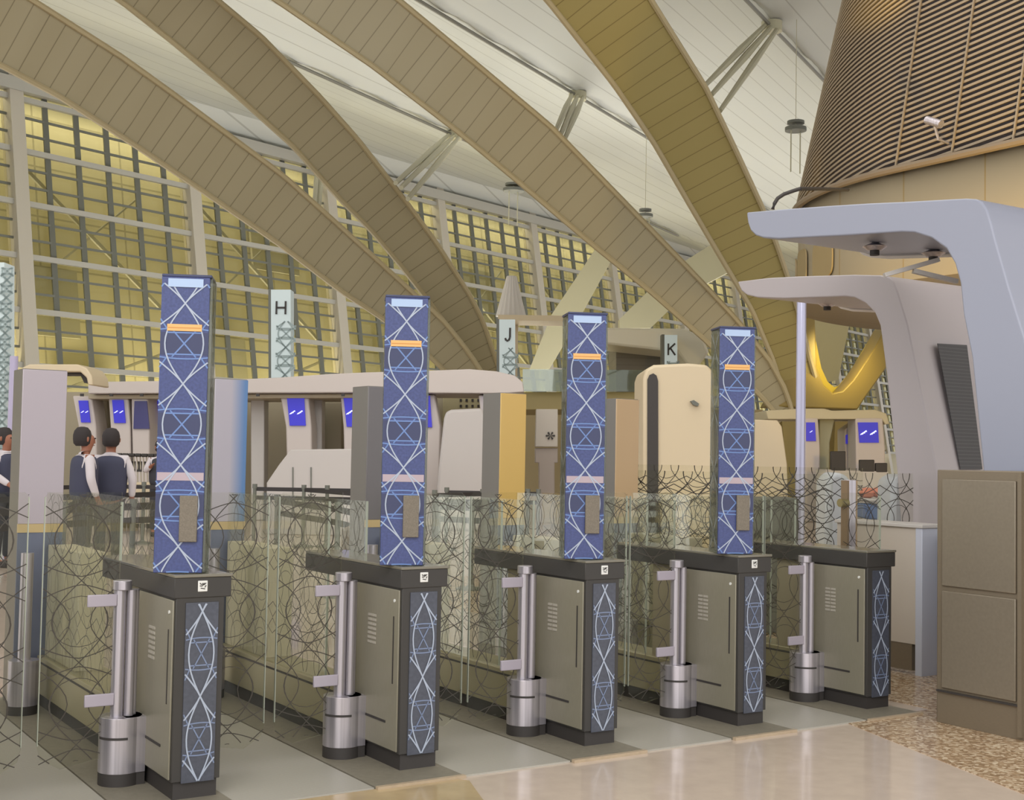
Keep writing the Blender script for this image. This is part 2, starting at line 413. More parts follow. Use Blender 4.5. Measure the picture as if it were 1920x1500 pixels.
arch('roof_arch', [(330, -300), (470, -205), (605, -108), (747, 0), (893, 121), (1033, 238), (1172, 381), (1300, 513), (1378, 596), (1440, 672), (1474, 734), (1490, 790)],
     [(100, -240), (250, -160), (385, -78), (517, 0), (700, 125), (857, 246), (967, 337), (1106, 455), (1223, 550), (1322, 638), (1402, 718), (1446, 764), (1462, 790)], 36, 46, 1.4, M_arch, 'third sand roof arch from the left, crossing the picture centre down to the forked pier', group=G)
arch('roof_arch', [(1020, -330), (1100, -210), (1165, -100), (1220, 0), (1323, 165), (1381, 286), (1431, 394), (1458, 465), (1480, 530), (1498, 590), (1520, 680), (1545, 765)],
     [(640, -320), (780, -215), (905, -110), (1025, 0), (1150, 158), (1223, 264), (1293, 385), (1362, 502), (1410, 582), (1450, 678), (1470, 740), (1478, 768)], 34, 46.4, 1.4, M_arch2, 'rightmost roof arch, bronze toned, dropping to the forked pier beside the white shells', group=G)
# forked pier foot with golden light inside
pier = empty('forked_pier', tuple(PD(1540, 880, 46)))
pinv = Matrix.Translation(-pier.location)
def adopt(o, root): o.parent = root; o.matrix_parent_inverse = Matrix.Translation(-root.location); return o
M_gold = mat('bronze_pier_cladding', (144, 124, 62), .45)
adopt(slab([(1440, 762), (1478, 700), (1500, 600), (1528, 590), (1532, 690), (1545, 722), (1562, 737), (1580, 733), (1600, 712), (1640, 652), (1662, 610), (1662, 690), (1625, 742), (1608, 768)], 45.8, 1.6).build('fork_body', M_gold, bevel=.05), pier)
M_lit = mat('painted_glow_inner_cladding', (206, 184, 72), .5)  # yellow light on the inner curve put into its base colour
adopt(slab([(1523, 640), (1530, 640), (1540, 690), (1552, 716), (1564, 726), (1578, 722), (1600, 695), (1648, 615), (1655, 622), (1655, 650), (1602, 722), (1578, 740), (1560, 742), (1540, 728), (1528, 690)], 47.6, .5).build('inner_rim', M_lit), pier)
adopt(slab([(1466, 786), (1502, 786), (1502, 1001), (1480, 1001)], 45.8, 1.0).build('leg', M_gold), pier)
adopt(slab([(1566, 786), (1604, 786), (1580, 1001), (1560, 1001)], 47, 1.0).build('leg', M_gold), pier)
tag(pier, 'bronze forked pier foot with a yellow lit curved inside, behind the slender pole', 'pier')
rb = empty('tapered_roof_limb', tuple(PD(1565, 720, 52)))
adopt(slab([(1528, 575), (1600, 575), (1586, 640), (1572, 712), (1545, 718), (1522, 650)], 52, 1.0).build('cladding', mat('pale_sand_cladding', (166, 160, 130), .5)), rb)
tag(rb, 'pale sand limb tapering downward inside the yellow lit fork', 'beam')
for pts, D_, lab in (([(1118, 464), (1147, 487), (1092, 587), (1030, 692), (993, 692), (1034, 590)], 84, 'far pale sand strut leaning up to the right behind the third blue tower'),
                     ([(1162, 598), (1215, 546), (1255, 581), (1220, 615), (1162, 615)], 80, 'far sand roof wedge above the white mezzanine beam'),
                     ([(1280, 492), (1337, 456), (1372, 507), (1318, 535)], 82, 'short far sand beam bridging between the third and fourth arches')):
    r = empty('sand_beam', tuple(PD(pts[0][0], pts[0][1], D_))); adopt(slab(pts, D_, 1.2).build('cladding', mat('pale_sand_cladding', (166, 160, 130), .5)), r); tag(r, lab, 'beam')
light('pier_glow_lamp', 'SPOT', tuple(PD(1570, 640, 44.5)), tuple(PD(1565, 725, 48)), 260, (1, .8, .3), .5, spot=1.6)

# tripod struts from the arches to the membrane
M_strut = mat('pale_strut', (180, 176, 150), .5)
for hd, feet, lab, D_ in ((nodes[1], [(742, 343), (752, 352), (765, 373)], 'three pale tubes under the ceiling between the second and third arches', 42),
                      (nodes[0], [(1042, 245), (1050, 255), (1058, 262)], 'three pale tubes rising from the third arch to the dark ceiling cable', 42),
                      (nodes[2], [(1322, 160), (1334, 178), (1350, 208)], 'long three tube strut beside the louvred wall, reaching the upper ceiling', 42),
                      (nodes[3], [(590, 382), (598, 388)], 'short pale strut between the first and second arches', 46)):
    r = empty('roof_strut', tuple(hd))
    for k, f in enumerate(feet):
        q = PD(f[0], f[1], D_); hh = np.array([hd[0]+.4*(k-1), hd[1], cz(hd[0], hd[1])-.1])
        adopt(MB().path([hh, (hh+q)/2, q], [.10, .15, .08], 8).build('tube', M_strut), r)
    adopt(MB().cyl(hd[0], hd[1], cz(hd[0], hd[1])-.35, cz(hd[0], hd[1])+.1, .5, 12).build('head_plate', M_strut), r)
    tag(r, lab, 'strut')
# hanging ring lamps
for (x, y, D_, wd), lab in (((963, 352, 75, .62), 'dark double disc lamp hanging below the ceiling in the picture centre'), ((1210, 400, 75, .45), 'small double disc lamp beside the third arch'), ((1492, 237, 60, .5), 'double disc lamp half hidden by the louvred wall')):
    p = PD(x, y, D_); r = empty('disc_lamp', tuple(p))
    adopt(MB().cyl(p[0], p[1], p[2]-.22, p[2]-.05, wd, 24).build('lower_disc', M_mul), r)
    adopt(MB().cyl(p[0], p[1], p[2]+.12, p[2]+.25, wd*.8, 24).build('upper_disc', M_mul), r)
    c_ = MB().tube(p-np.array([0, 0, .05]), (p[0], p[1], cz(p[0], p[1])+.3), .015, n=6)
    adopt(c_.build('hanger', M_strut), r)
    for q_ in (-.3, .3): adopt(MB().tube((p[0]+q_, p[1], p[2]-.1), (p[0]+q_, p[1], p[2]-2.2), .03, n=6).build('lower_rod', M_strut), r)
    tag(r, lab, 'lamp')

# ================================================================ LOUVRED VOLUME (top right)
LC = np.array([24., 15.4])
def lpath(R, n_arc=40):
    pts = [(LC[0]-R, y) for y in np.arange(5.0, 15.2, .4)]
    for k in range(1, n_arc+1):
        a = PI - (PI*.62)*k/n_arc
        pts.append((LC[0]+R*math.cos(a), LC[1]+R*math.sin(a)))
    return pts
def RZ(z): return 6-(z-6.7)*.21
lv = empty('louvred_screen', (18, 12, 6.7)); M_slat = mat('tan_louvre_slat', (142, 127, 106), .4, .1); M_dk = mat('dark_louvre_backing', (58, 51, 52), .8)
mb = MB()
def tilt(P):
    out = [0.]; 
    for i in range(len(P)-1): out.append(out[-1]-math.dist(P[i], P[i+1])*(.12 if i < 26 else .24))
    return out
for k in range(-14, 72):
    z = 6.95+k*.112+1.2; P = lpath(RZ(z)); Q = lpath(RZ(z)-.06); T = tilt(P)
    zz = [z+t for t in T]
    ok = [i for i in range(len(P)) if zz[i] > 6.72 and zz[i] < 12.6]
    if len(ok) < 2: continue
    P = [lpath(RZ(zz[i]))[i] for i in ok]; Q = [lpath(RZ(zz[i])-.035)[i] for i in ok]; zz = [zz[i] for i in ok]
    a = [mb.bm.verts.new((p[0], p[1], h)) for p, h in zip(P, zz)]; b = [mb.bm.verts.new((p[0], p[1], h+.044)) for p, h in zip(P, zz)]; c = [mb.bm.verts.new((p[0], p[1], h+.044)) for p, h in zip(Q, zz)]; d_ = [mb.bm.verts.new((p[0], p[1], h)) for p, h in zip(Q, zz)]
    for i in range(len(P)-1):
        mb.bm.faces.new((a[i], a[i+1], b[i+1], b[i])); mb.bm.faces.new((b[i], b[i+1], c[i+1], c[i])); mb.bm.faces.new((a[i], d_[i], d_[i+1], a[i+1]))
adopt(mb.build('slats', M_slat), lv)
mb = MB(); zs = np.linspace(6.72, 12.6, 12); rings = [[mb.bm.verts.new((p[0], p[1], z)) for p in lpath(RZ(z)-.13)] for z in zs]
for a, b in zip(rings, rings[1:]):
    for i in range(len(a)-1): mb.bm.faces.new((a[i], a[i+1], b[i+1], b[i]))
adopt(mb.build('backing', M_dk), lv)
for y_ in (7.0, 8.2, 9.4, 10.6, 11.8, 13.0, 14.2, 15.4):
    mb = MB(); mb.bar((LC[0]-RZ(6.7)-.03, y_, 6.7), (LC[0]-RZ(12.5)-.03, y_, 12.5), .03, .03)
    adopt(mb.build('upright_rod', M_slat), lv)
mb = MB(); P_ = lpath(RZ(6.72)+.02); mb.path([(p[0], p[1], 6.74) for p in P_], .07, 8); adopt(mb.build('bottom_rail', mat('dark_bottom_rail', (124, 110, 92), .5)), lv)
q_ = PX(1752, 232, 17.7); cm_ = empty('wall_camera', tuple(q_)); adopt(MB().tube(q_+np.array([0, .16, .1]), q_+np.array([0, -.14, -.04]), .07, n=16).build('camera_body', M_steel), cm_)
adopt(MB().path([q_, q_+np.array([.1, 0, -.25]), q_+np.array([.5, 0, -.3])], .025, 8).build('bracket_arm', M_steel), cm_); tag(cm_, 'small bullet camera fixed on the dark louvres at the top right', 'camera')
tag(lv, 'curved wall of dark and tan horizontal louvres at the top right', 'louvre wall')
# beige drum under the louvres
M_drum = linesmat('beige_drum_panels', (148, 136, 112), (140, 120, 80), (0, 1, 0), 1.7, .03, .5)
mb = MB(); zs = [4.75, 4.8, 6.72]; rings = [[mb.bm.verts.new((p[0], p[1], z)) for p in lpath(5.9)] for z in zs]
for a, b in zip(rings, rings[1:]):
    for i in range(len(a)-1): mb.bm.faces.new((a[i], a[i+1], b[i+1], b[i]))
bt = [mb.bm.verts.new((p[0], p[1], 4.75)) for p in lpath(1.0)]
for i in range(len(bt)-1): mb.bm.faces.new((rings[0][i], rings[0][i+1], bt[i+1], bt[i]))
dr = mb.build('wall_upper_drum', M_drum); struct(dr); so = dr.modifiers.new('t', 'SOLIDIFY'); so.thickness = .12; so.offset = -1
M_nic = mat('niche_recess', (150, 132, 94), .6)
for k, a in enumerate((2.1, 2.32, 2.54, 2.76)):
    pp = []
    for t in range(24):
        u = 2*PI*t/24; ca, sa = math.cos(u), math.sin(u)
        aa = a+.075*math.copysign(abs(ca)**.5, ca); zz = 5.45+.38*math.copysign(abs(sa)**.5, sa)
        pp.append((LC[0]+5.93*math.cos(aa), LC[1]+5.93*math.sin(aa), zz))
    n2 = np.array([math.cos(a), math.sin(a), 0])*.03
    struct(MB().prism(pp, n2).build('trim_drum_niche', M_nic))
light('drum_cove_lamp', 'SPOT', (14.8, 9.5, 2.6), (18.8, 12.0, 5.0), 1500, (1, .66, .16), .3, spot=1.7)
light('louvre_accent_lamp', 'SPOT', (17.0, 15.2, 9.2), (19.2, 17.2, 11.6), 170, (1, .68, .12), .2, spot=1.0)
struct(MB().box(32, 32.3, -6, 23, 0, 16).build('wall_right', mat('beige_wall', (178, 160, 120), .5)))

# ================================================================ WHITE SHELL DESKS (right)
def shell(X0, outer, inner, width, label, m, vent=None, zfloor=0.):
    """arched shell: upright at the right, arm reaching left; profile lies in the plane X = X0"""
    O = [PX(x, y, X0) for x, y in outer]; I = [PX(x, y, X0) for x, y in inner]
    for L in (O, I):
        a, b = L[-2], L[-1]; d = (b-a)/(a[2]-b[2]); L.append(b+d*b[2]*.75) ; L[-1][2] = 0
    prof = O+I[::-1]
    r = empty('service_shell', (X0, float(O[-1][1]), 0))
    adopt(MB().prism(prof, (width, 0, 0)).build('shell_body', m, bevel=.012, seg=3), r)
    li = [p+np.array([width+.01, 0, -.012]) for p in I[:8]]
    adopt(MB().path(li, .022, 6).build('edge_light_strip', mat('white_edge_trim', (226, 222, 218), .4)), r)
    tag(r, label, 'service desk shell')
    return r, O, I
s1, O1, I1 = shell(7.0, [(1400, 398), (1470, 392), (1550, 386), (1630, 381), (1700, 378), (1770, 374), (1810, 372), (1828, 373), (1840, 378), (1850, 392), (1858, 418), (1866, 450), (1892, 540), (1920, 630), (1975, 880)],
      [(1400, 404), (1402, 418), (1407, 432), (1416, 441), (1430, 446), (1460, 448), (1580, 442), (1690, 435), (1714, 436), (1746, 446), (1774, 466), (1790, 494), (1800, 530), (1806, 590), (1822, 670), (1843, 880)], 1.22,
      'nearest large cool lavender white arched shell rising behind the tall brown cabinet', M_lav)
s2, O2, I2 = shell(8.6, [(1383, 528), (1440, 521), (1500, 518), (1600, 515), (1650, 516), (1665, 519), (1676, 529), (1684, 550), (1702, 610), (1730, 750), (1756, 878)],
      [(1385, 534), (1390, 545), (1400, 553), (1420, 558), (1470, 560), (1530, 558), (1585, 556), (1602, 558), (1622, 568), (1640, 586), (1650, 610), (1662, 700), (1681, 880)], 1.3,
      'smaller warm white arched shell standing behind the nearest white shell', mat('warm_grey_shell', (174, 166, 168), .35))
# black louvre inlay on the outer face of the second shell
vp = []
for x, y in ((1757, 644), (1812, 647), (1841, 880), (1800, 880)):
    z = 1.5+(866-y)/FPX*9.4; Ys = np.interp(z, [p[2] for p in O2[::-1]], [p[1] for p in O2[::-1]])
    q = PY(x, y, Ys-.004); vp.append(q)
adopt(MB().prism(vp, (0, -.006, 0)).build('black_vent', linesmat('black_vent_mat', (66, 64, 66), (80, 78, 80), (0, 0, 1), .03, .008, .5)), s2)
for r, O, pts, X0 in ((s1, O1, ((1640, 470, .45), (1750, 482, 1.0)), 7.), (s2, O2, ((1551, 575, .7),), 8.6)):
    for x, y, dx in pts:
        q = PX(x, y, X0+dx); zz = 3.235 if X0 < 8 else 3.08
        zz = q[2]
        lamp = MB().cyl(q[0], q[1], zz-.035, zz+.0, .035, 16)
        adopt(lamp.build('camera_dome', M_slot), r); adopt(MB().lathe(q[0], q[1], [(.05, zz), (.09, zz+.03), (.02, zz+.06), (.015, zz+.12)], 20).build('camera_mount', M_steel), r)
hr = empty('curved_handrail', tuple(PD(1470, 380, 20)))
adopt(MB().path([PD(x, y, 20) for x, y in ((1449, 392), (1452, 382), (1458, 372), (1470, 364), (1490, 357), (1500, 354))], .03, 8).build('rail', M_slot), hr); adopt(MB().path([PD(x, y, 20+(x-1500)*.03) for x, y in ((1500, 354), (1540, 354), (1590, 356))], .03, 8).build('rail_return', M_slot), hr); tag(hr, 'thin dark curved handrail just left of the louvred wall foot', 'handrail')
# slim white roof rails linking the shells
rail = empty('roof_rail', (8.4, 8, 3.0))
for a, b in (((1658, 516), (1760, 487)), ((1712, 508), (1795, 528))):
    adopt(MB().bar(PD(a[0], a[1], 9.2), PD(b[0], b[1], 9.2), .05, .03).build('rail', M_white), rail)
tag(rail, 'slim white rails spanning between the two big arched shells', 'rail')

# tall brown cabinet at the right edge
cab = empty('brown_cabinet', (6.25, 4.74, 0))
adopt(MB().box(6.25, 6.95, 4.40, 5.03, 0, 1.475).build('carcass', M_brown, bevel=.006), cab)
M_brown2 = mat('brushed_brown_inset', (140, 130, 114), .35, .35, noise=.05, nscale=50)
adopt(MB().box(6.236, 6.25, 4.49, 4.985, .80, 1.42).build('upper_panel', M_brown2, bevel=.004), cab)
adopt(MB().box(6.236, 6.25, 4.49, 4.985, .21, .77).build('lower_panel', M_brown2, bevel=.004), cab)
adopt(MB().box(6.234, 6.25, 4.455, 5.02, .185, .195).build('groove', M_slot), cab)
adopt(MB().box(6.232, 6.25, 4.45, 4.475, .02, 1.47).build('corner_trim', M_brown), cab)
tag(cab, 'tall brushed brown metal cabinet at the right edge below the white shells', 'cabinet')

# white counter between gate five and the cabinet
ct = empty('white_counter', (7.5, 6.4, 0))
M_cwht = mat('warm_white_counter', (198, 188, 176), .4)
adopt(MB().box(7.48, 7.54, 6.20, 6.95, .22, 1.05).build('side_panel', M_cwht), ct)
adopt(MB().box(7.485, 7.54, 6.24, 6.95, .03, .22).build('plinth', M_brown), ct)
adopt(MB().box(7.47, 7.75, 6.14, 6.20, .0, 1.06).build('end_panel', mat('cool_white_edge', (196, 200, 214), .35), bevel=.004), ct)
adopt(MB().box(7.46, 7.76, 6.13, 6.96, 1.05, 1.075).build('top', M_white, bevel=.004), ct)
tag(ct, 'low white counter with a brown plinth between the last gate and the brown cabinet', 'counter')
bn = empty('black_bin', (7.75, 5.9, 0))
adopt(MB().box(7.68, 7.9, 6.0, 6.3, .22, 1.0).build('body', M_slot, bevel=.01), bn)
adopt(MB().box(7.67, 7.91, 5.99, 6.31, .0, .22).build('base', M_brown, bevel=.01), bn)
adopt(MB().box(7.8, 7.95, 5.72, 5.78, .0, 1.06).build('end_panel', M_white), bn)
tag(bn, 'narrow black cabinet squeezed beside the brown cabinet, behind the white counter end', 'cabinet')

# ================================================================ GATES
GX = [1.83+1.103*i-.007*i*i for i in range(-1, 5)]
GY = 5.448
def make_gate():
    g = empty('speed_gate', (0, 0, 0))
    MB().box(0, .215, 0, .54, .075, .862).build('cabinet_body', M_black, g, bevel=.003)
    MB().box(.012, .205, .012, 2.42, .0, .08).build('toe_kick', M_slot, g)
    # counter: front slab with a lip, rounded rear end
    c = MB(); prof = [(-.012, -.004), (.245, -.004), (.235, .03), (.225, .30), (.225, 1.10), (.19, 1.16), (.02, 1.16), (-.012, 1.10)]
    c.prism([(x, y, .858) for x, y in prof], (0, 0, .088)); co = c.build('counter', M_black, g, bevel=.004)
    c = MB(); c.prism([(x*1.02, y-.004, .946) for x, y in prof], (0, 0, .014)); c.build('counter_top', M_top, co, bevel=.003)
    # door
    d = MB().box(-.008, 0, .018, .51, .085, .848).build('service_door', M_door, g, bevel=.002)
    v = MB()
    for k in range(7):
        for q in range(2): v.box(-.011, -.007, .25+q*.045, .288+q*.045, .565+k*.022, .577+k*.022)
    v.build('vent', mat('pale_vent', (176, 170, 158), .4), d)
    MB().box(-.010, -.007, .062, .071, .40, .72).build('pull_slot', M_slot, d)
    MB().tube((-.012, .06, .795), (-.007, .06, .795), .008, n=12).build('lock', M_sticker, d)
    MB().box(-.011, -.007, .13, .47, .205, .216).build('groove', M_slot, d)
    # front panel
    f = MB().box(.042, .188, -.005, 0, .07, .838).build('front_panel', M_slate, g)
    sg = motif(.045, .185, .075, .832, .435-.365, .365)
    p = MB(); ribbons(p, sg, 0, .0068, lambda u, v: (u, -.0075, v), (0, 0, 0)); p.build('lattice_pattern', M_patw, f)
    p = MB(); ribbons(p, sg, 1, .0058, lambda u, v: (u, -.0070, v), (0, 0, 0)); p.build('lattice_pattern', mat('faded_blue_pattern', (120, 134, 164), .35), f)
    s_ = MB().box(.092, .136, -.006, 0, .884, .932).build('sticker', M_sticker, g, bevel=.004)
    k = MB()
    for a, b in (((.100, .922), (.108, .914)), ((.100, .910), (.110, .908)), ((.112, .922), (.112, .908)), ((.120, .922), (.114, .914)), ((.116, .912), (.128, .922)), ((.104, .900), (.124, .896)), ((.128, .912), (.122, .902))):
        ribbons(k, [(0, np.array(a), np.array(b))], 0, .004, lambda u, v: (u, -.0072, v), (0, 0, 0))
    k.build('sticker_marks', M_slot, s_)
    # hinge post
    h = MB().cyl(-.098, .42, .055, .30, .094, 32); h.box(-.098, -.006, .34, .5, .055, .30); ho = h.build('hinge_base', M_steel, g, bevel=.002)
    MB().cyl(-.098, .42, .0, .057, .093, 32).box(-.098, -.006, .345, .495, 0, .057).build('rubber_foot', M_slot, ho)
    r_ = MB()
    for s in range(14):
        a0 = PI*1.02+s*PI*.5/14; a1 = PI*1.02+(s+1)*PI*.5/14
        r_.prism([(-.098+.0945*math.cos(a0), .42+.0945*math.sin(a0), .205), (-.098+.0945*math.cos(a1), .42+.0945*math.sin(a1), .205), (-.098+.0955*math.cos(a1), .42+.0955*math.sin(a1), .205), (-.098+.0955*math.cos(a0), .42+.0955*math.sin(a0), .205)], (0, 0, .011))
    r_.build('groove', M_slot, ho)
    pt = MB().cyl(-.122, .41, .29, .868, .028, 20).cyl(-.072, .40, .29, .862, .022, 20).cyl(-.05, .425, .29, .862, .02, 20).build('hinge_post', M_steel, g)
    MB().cyl(-.112, .41, .862, .905, .042, 24).build('post_cap', M_steel, pt, bevel=.003)
    for z in (.792, .352): MB().box(-.27, -.14, .385, .402, z, z+.054).build('hinge_bracket', M_acr, g, bevel=.004)
    # glass wings
    def wing(x0, x1, cx, nm):
        pts = [(x0, 1.30), (x1, 1.30), (x1, .10), (x0, .10)]
        if cx < 0: pts = [(x0, 1.28), (x0+.02, 1.30), (x1, 1.30), (x1, .13), (x0+.1, .09), (x0+.015, .14), (x0, .2)]
        else: pts = [(x0, 1.30), (x1-.02, 1.30), (x1, 1.28), (x1, .2), (x1-.015, .14), (x1-.1, .09), (x0, .13)]
        wg = MB().prism([(x, .409, z) for x, z in pts], (0, .010, 0)).build(nm, M_glass, g)
        p = MB(); sg = motif(x0+.004, x1-.004, .12, 1.29, .19, .36, cx=cx, half=.2, bulge=.30, glass=True)
        ribbons(p, sg, 0, .0046, lambda u, v: (u, .4075, v), (0, 0, 0)); ribbons(p, sg, 1, .003, lambda u, v: (u, .4075, v), (0, 0, 0))
        p.build('etched_lattice', M_pat, wg)
        MB().box(x0 if cx < 0 else x1-.003, x0+.003 if cx < 0 else x1, .407, .421, .2, 1.28).build('glass_edge', mat('bright_glass_edge', (172, 178, 164), .3), wg)
    wing(-.462, -.125, -.295, 'glass_wing'); wing(.225, .583, .40, 'glass_wing')
    # long body behind
    kb = MB().box(-.012, .222, .54, 2.40, .08, .29).build('kick_panel', M_kick, g, bevel=.003)
    MB().box(-.0145, .2245, .56, 2.3, .255, .266).build('groove', M_slot, kb)
    MB().box(.03, .185, .54, .80, .29, .858).build('core_cabinet', mat('olive_core', (150, 140, 116), .5), g)
    MB().box(.03, .185, 1.72, 2.40, .29, .93).build('rear_cabinet', mat('grey_core', (192, 184, 158), .5), g, bevel=.004)
    for x in (-.01, .21):
        sgl = MB().box(x, x+.009, .82, 2.30, .30, 1.24 if x > 0 else 1.24).build('side_glass', M_glass, g)
        p = MB(); xo = x-.002
        for c_ in (1.0, 1.36, 1.72, 2.08):
            sg = motif(max(.83, c_-.18), min(2.29, c_+.18), .31, 1.235, .19, .36, cx=c_, half=.18, bulge=.30, glass=True)
            ribbons(p, sg, 0, .0046, lambda u, v: (xo, u, v), (0, 0, 0)); ribbons(p, sg, 1, .003, lambda u, v: (xo, u, v), (0, 0, 0))
        p.build('etched_lattice', M_pat, sgl)
        MB().box(x-.001, x+.01, .818, .824, .30, 1.24).build('glass_edge', mat('bright_glass_edge', (172, 178, 164), .3), sgl)
    h = MB().cyl(-.13, 2.2, .05, .30, .085, 24).build('rear_hinge_base', M_steel, g)
    MB().cyl(-.13, 2.2, 0, .05, .084, 24).build('rubber_foot', M_slot, h)
    MB().cyl(-.13, 2.2, .30, .9, .035, 16).build('rear_hinge_post', M_steel, g)
    return g
def make_tower():
    """patterned display tower, local frame: front face towards -y"""
    t = empty('display_tower', (0, 0, 0)); H = 1.29; W = .103
    MB().box(-W, W, -.10, -.085, 0, H).build('panel', M_blue, t, bevel=.003)
    for z in (.115+.353*.5, .115+.353*1.5, .115+.353*2.5): MB().box(-W+.001, W-.001, -.1013, -.1, z-.05, z+.05).build('dark_band', M_bluedk, t)
    sg = motif(-W, W, .004, H-.03, .115, .353)
    p = MB(); ribbons(p, sg, 1, .0064, lambda u, v: (u, -.1022, v), (0, 0, 0)); p.build('blue_lattice', M_patb, t)
    p = MB(); ribbons(p, sg, 0, .0062, lambda u, v: (u, -.103, v), (0, 0, 0)); p.build('silver_lattice', M_patw, t)
    MB().box(-.075, .075, -.105, -.10, H-.045, H-.008).build('header_bar', M_bar, t)
    o = MB().box(-.074, .074, -.105, -.10, 1.052, 1.082).build('orange_strip', M_orange, t)
    MB().box(-.07, .07, -.1055, -.1045, 1.064, 1.068).build('orange_groove', mat('dark_orange', (200, 140, 70), .5), o)
    MB().box(-W+.004, W-.004, -.1018, -.1005, .40, .435).build('peach_band', mat('peach_band', (176, 160, 168), .4), t)
    MB().box(.002, .078, -.118, -.10, .135, .335).build('card_reader', M_reader, t, bevel=.003)
    MB().box(-W+.004, W+.012, -.085, .09, .0, H).build('smoked_glass_case', M_glassd, t, bevel=.004)
    p = MB()
    for x in (W+.0135, -W+.003):
        ribbons(p, motif(-.08, .085, .02, H-.02, .115, .353), 0, .006, lambda u, v: (x, u, v), (0, 0, 0))
    p.build('case_lattice', mat('grey_pattern', (150, 156, 156), .4), t)
    MB().box(-W, W+.008, -.10, .09, H, H+.012).build('top_cap', M_bluedk, t, bevel=.003)
    return t
def make_rear_column(face):
    t = empty('rear_column', (0, 0, 0))
    MB().box(-.11, .11, .012, .25, 0, 1.96).build('column_body', mat('grey_brown_column', (112, 108, 102), .35, .4), t, bevel=.004)
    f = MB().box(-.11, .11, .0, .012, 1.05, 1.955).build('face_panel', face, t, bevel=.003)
    MB().box(-.11, .11, .0, .012, .02, 1.0).build('lower_panel', mat('blue_grey_lower', (112, 118, 138), .35, .3), t)
    MB().box(-.112, .112, -.004, .012, 1.0, 1.05).build('tan_band', mat('tan_band', (190, 168, 124), .4), t)
    return t
gate0 = make_gate()
tower0 = make_tower()
nm = ['at the far left edge, only its glass wing and rear column in view', 'nearest the camera', 'second from the left', 'third from the left', 'fourth from the left', 'last in the row beside the white counter']
glab = ['cut off speed gate at the left edge, only a glass wing showing', 'nearest speed gate, black pedestal with lattice front panel at lower left', 'second speed gate, black pedestal with steel door left of picture centre',
        'middle speed gate, black pedestal between the second and fourth blue towers', 'fourth speed gate, black pedestal below the rightmost blue tower', 'farthest speed gate without a blue tower, beside the white counter']
tlab = {1: 'nearest and tallest looking blue lattice tower, standing on the nearest gate', 2: 'second blue lattice tower, left of picture centre, on the second gate', 3: 'third blue lattice tower, right of centre, on the middle gate', 4: 'smallest looking blue lattice tower at the right, on the fourth gate'}
faces = [mat('rear_face_silver', (178, 168, 176), .3), mat('rear_face_silver', (178, 168, 176), .3), None, mat('rear_face_grey', (112, 108, 110), .3), mat('rear_face_amber_reflection', (214, 178, 104), .35), mat('rear_face_tan_reflection', (196, 166, 128), .35)]  # tints reflected in the brushed metal are painted in as face colours
# second column: blue reflection painted across its silver face
mbl = mat('rear_face_blue_reflection', (150, 150, 170), .3); nt = mbl.node_tree
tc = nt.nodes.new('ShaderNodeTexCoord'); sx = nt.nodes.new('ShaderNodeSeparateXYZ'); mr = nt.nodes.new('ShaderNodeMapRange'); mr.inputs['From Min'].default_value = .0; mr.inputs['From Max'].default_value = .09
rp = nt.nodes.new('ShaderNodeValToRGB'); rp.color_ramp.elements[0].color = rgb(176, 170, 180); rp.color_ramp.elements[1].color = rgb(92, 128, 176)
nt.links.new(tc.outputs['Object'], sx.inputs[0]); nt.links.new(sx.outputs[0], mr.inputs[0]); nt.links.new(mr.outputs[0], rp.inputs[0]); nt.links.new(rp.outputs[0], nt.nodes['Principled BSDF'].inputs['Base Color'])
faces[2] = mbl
rlab = ['', 'broad silver pink column at the far end of the nearest gate', 'silver column with painted blue reflection at the far end of the second gate', 'grey brown column half hidden behind the second blue tower', 'column with painted amber reflection at the far end of the fourth gate', 'column with painted tan reflection at the far end of the last gate']
for i, x in enumerate(GX):
    g = gate0 if i == 0 else copy_tree(gate0)
    g.location = (x, GY, .012)
    if i == 5:
        for ch in list(g.children):
            if ch.name.startswith('sticker'):
                for c2 in list(ch.children): bpy.data.objects.remove(c2)
                bpy.data.objects.remove(ch)
    tag(g, glab[i], 'speed gate', 'row of glass winged speed gates')
    if i in tlab:
        t = tower0 if i == 1 else copy_tree(tower0)
        t.location = (x+.062, GY+.145, .975); t.rotation_euler = (0, 0, -math.radians(25))
        tag(t, tlab[i], 'display tower', 'blue lattice towers on the gates')
    # raised plate under each gate
    pl = empty('gate_base_plate', (x, GY, 0))
    MB().box(-.225, .235, -.205, 2.75, 0.0, .012).build('rubber_plate', M_rub, pl)
    MB().box(-.225, .235, -.23, -.205, 0, .016).build('stone_strip', M_strip, pl)
    tag(pl, 'grey base plate with a stone front strip under the '+['cut off leftmost gate', 'nearest gate', 'second gate', 'middle gate', 'fourth gate', 'last gate'][i], 'base plate')
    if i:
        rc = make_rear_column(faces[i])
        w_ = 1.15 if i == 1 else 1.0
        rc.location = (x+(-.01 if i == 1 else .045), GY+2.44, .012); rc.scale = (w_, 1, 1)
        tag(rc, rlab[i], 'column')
# grey lane mats
M_mat = linesmat('ribbed_grey_mat', (174, 170, 160), (159, 155, 146), (0, 1, 0), .02, .006, .45)
for i in range(len(GX)-1):
    o = MB().box(GX[i]+.24, GX[i+1]-.23, GY-.2, GY+2.7, 0, .008).build('lane_mat', M_mat)
    tag(o, ['ribbed mat in the leftmost lane', 'pale ribbed mat between the nearest and second gates', 'pale ribbed mat between the second and middle gates', 'pale ribbed mat between the middle and fourth gates', 'pale ribbed mat between the fourth and last gates'][i], 'floor mat', 'lane mats')
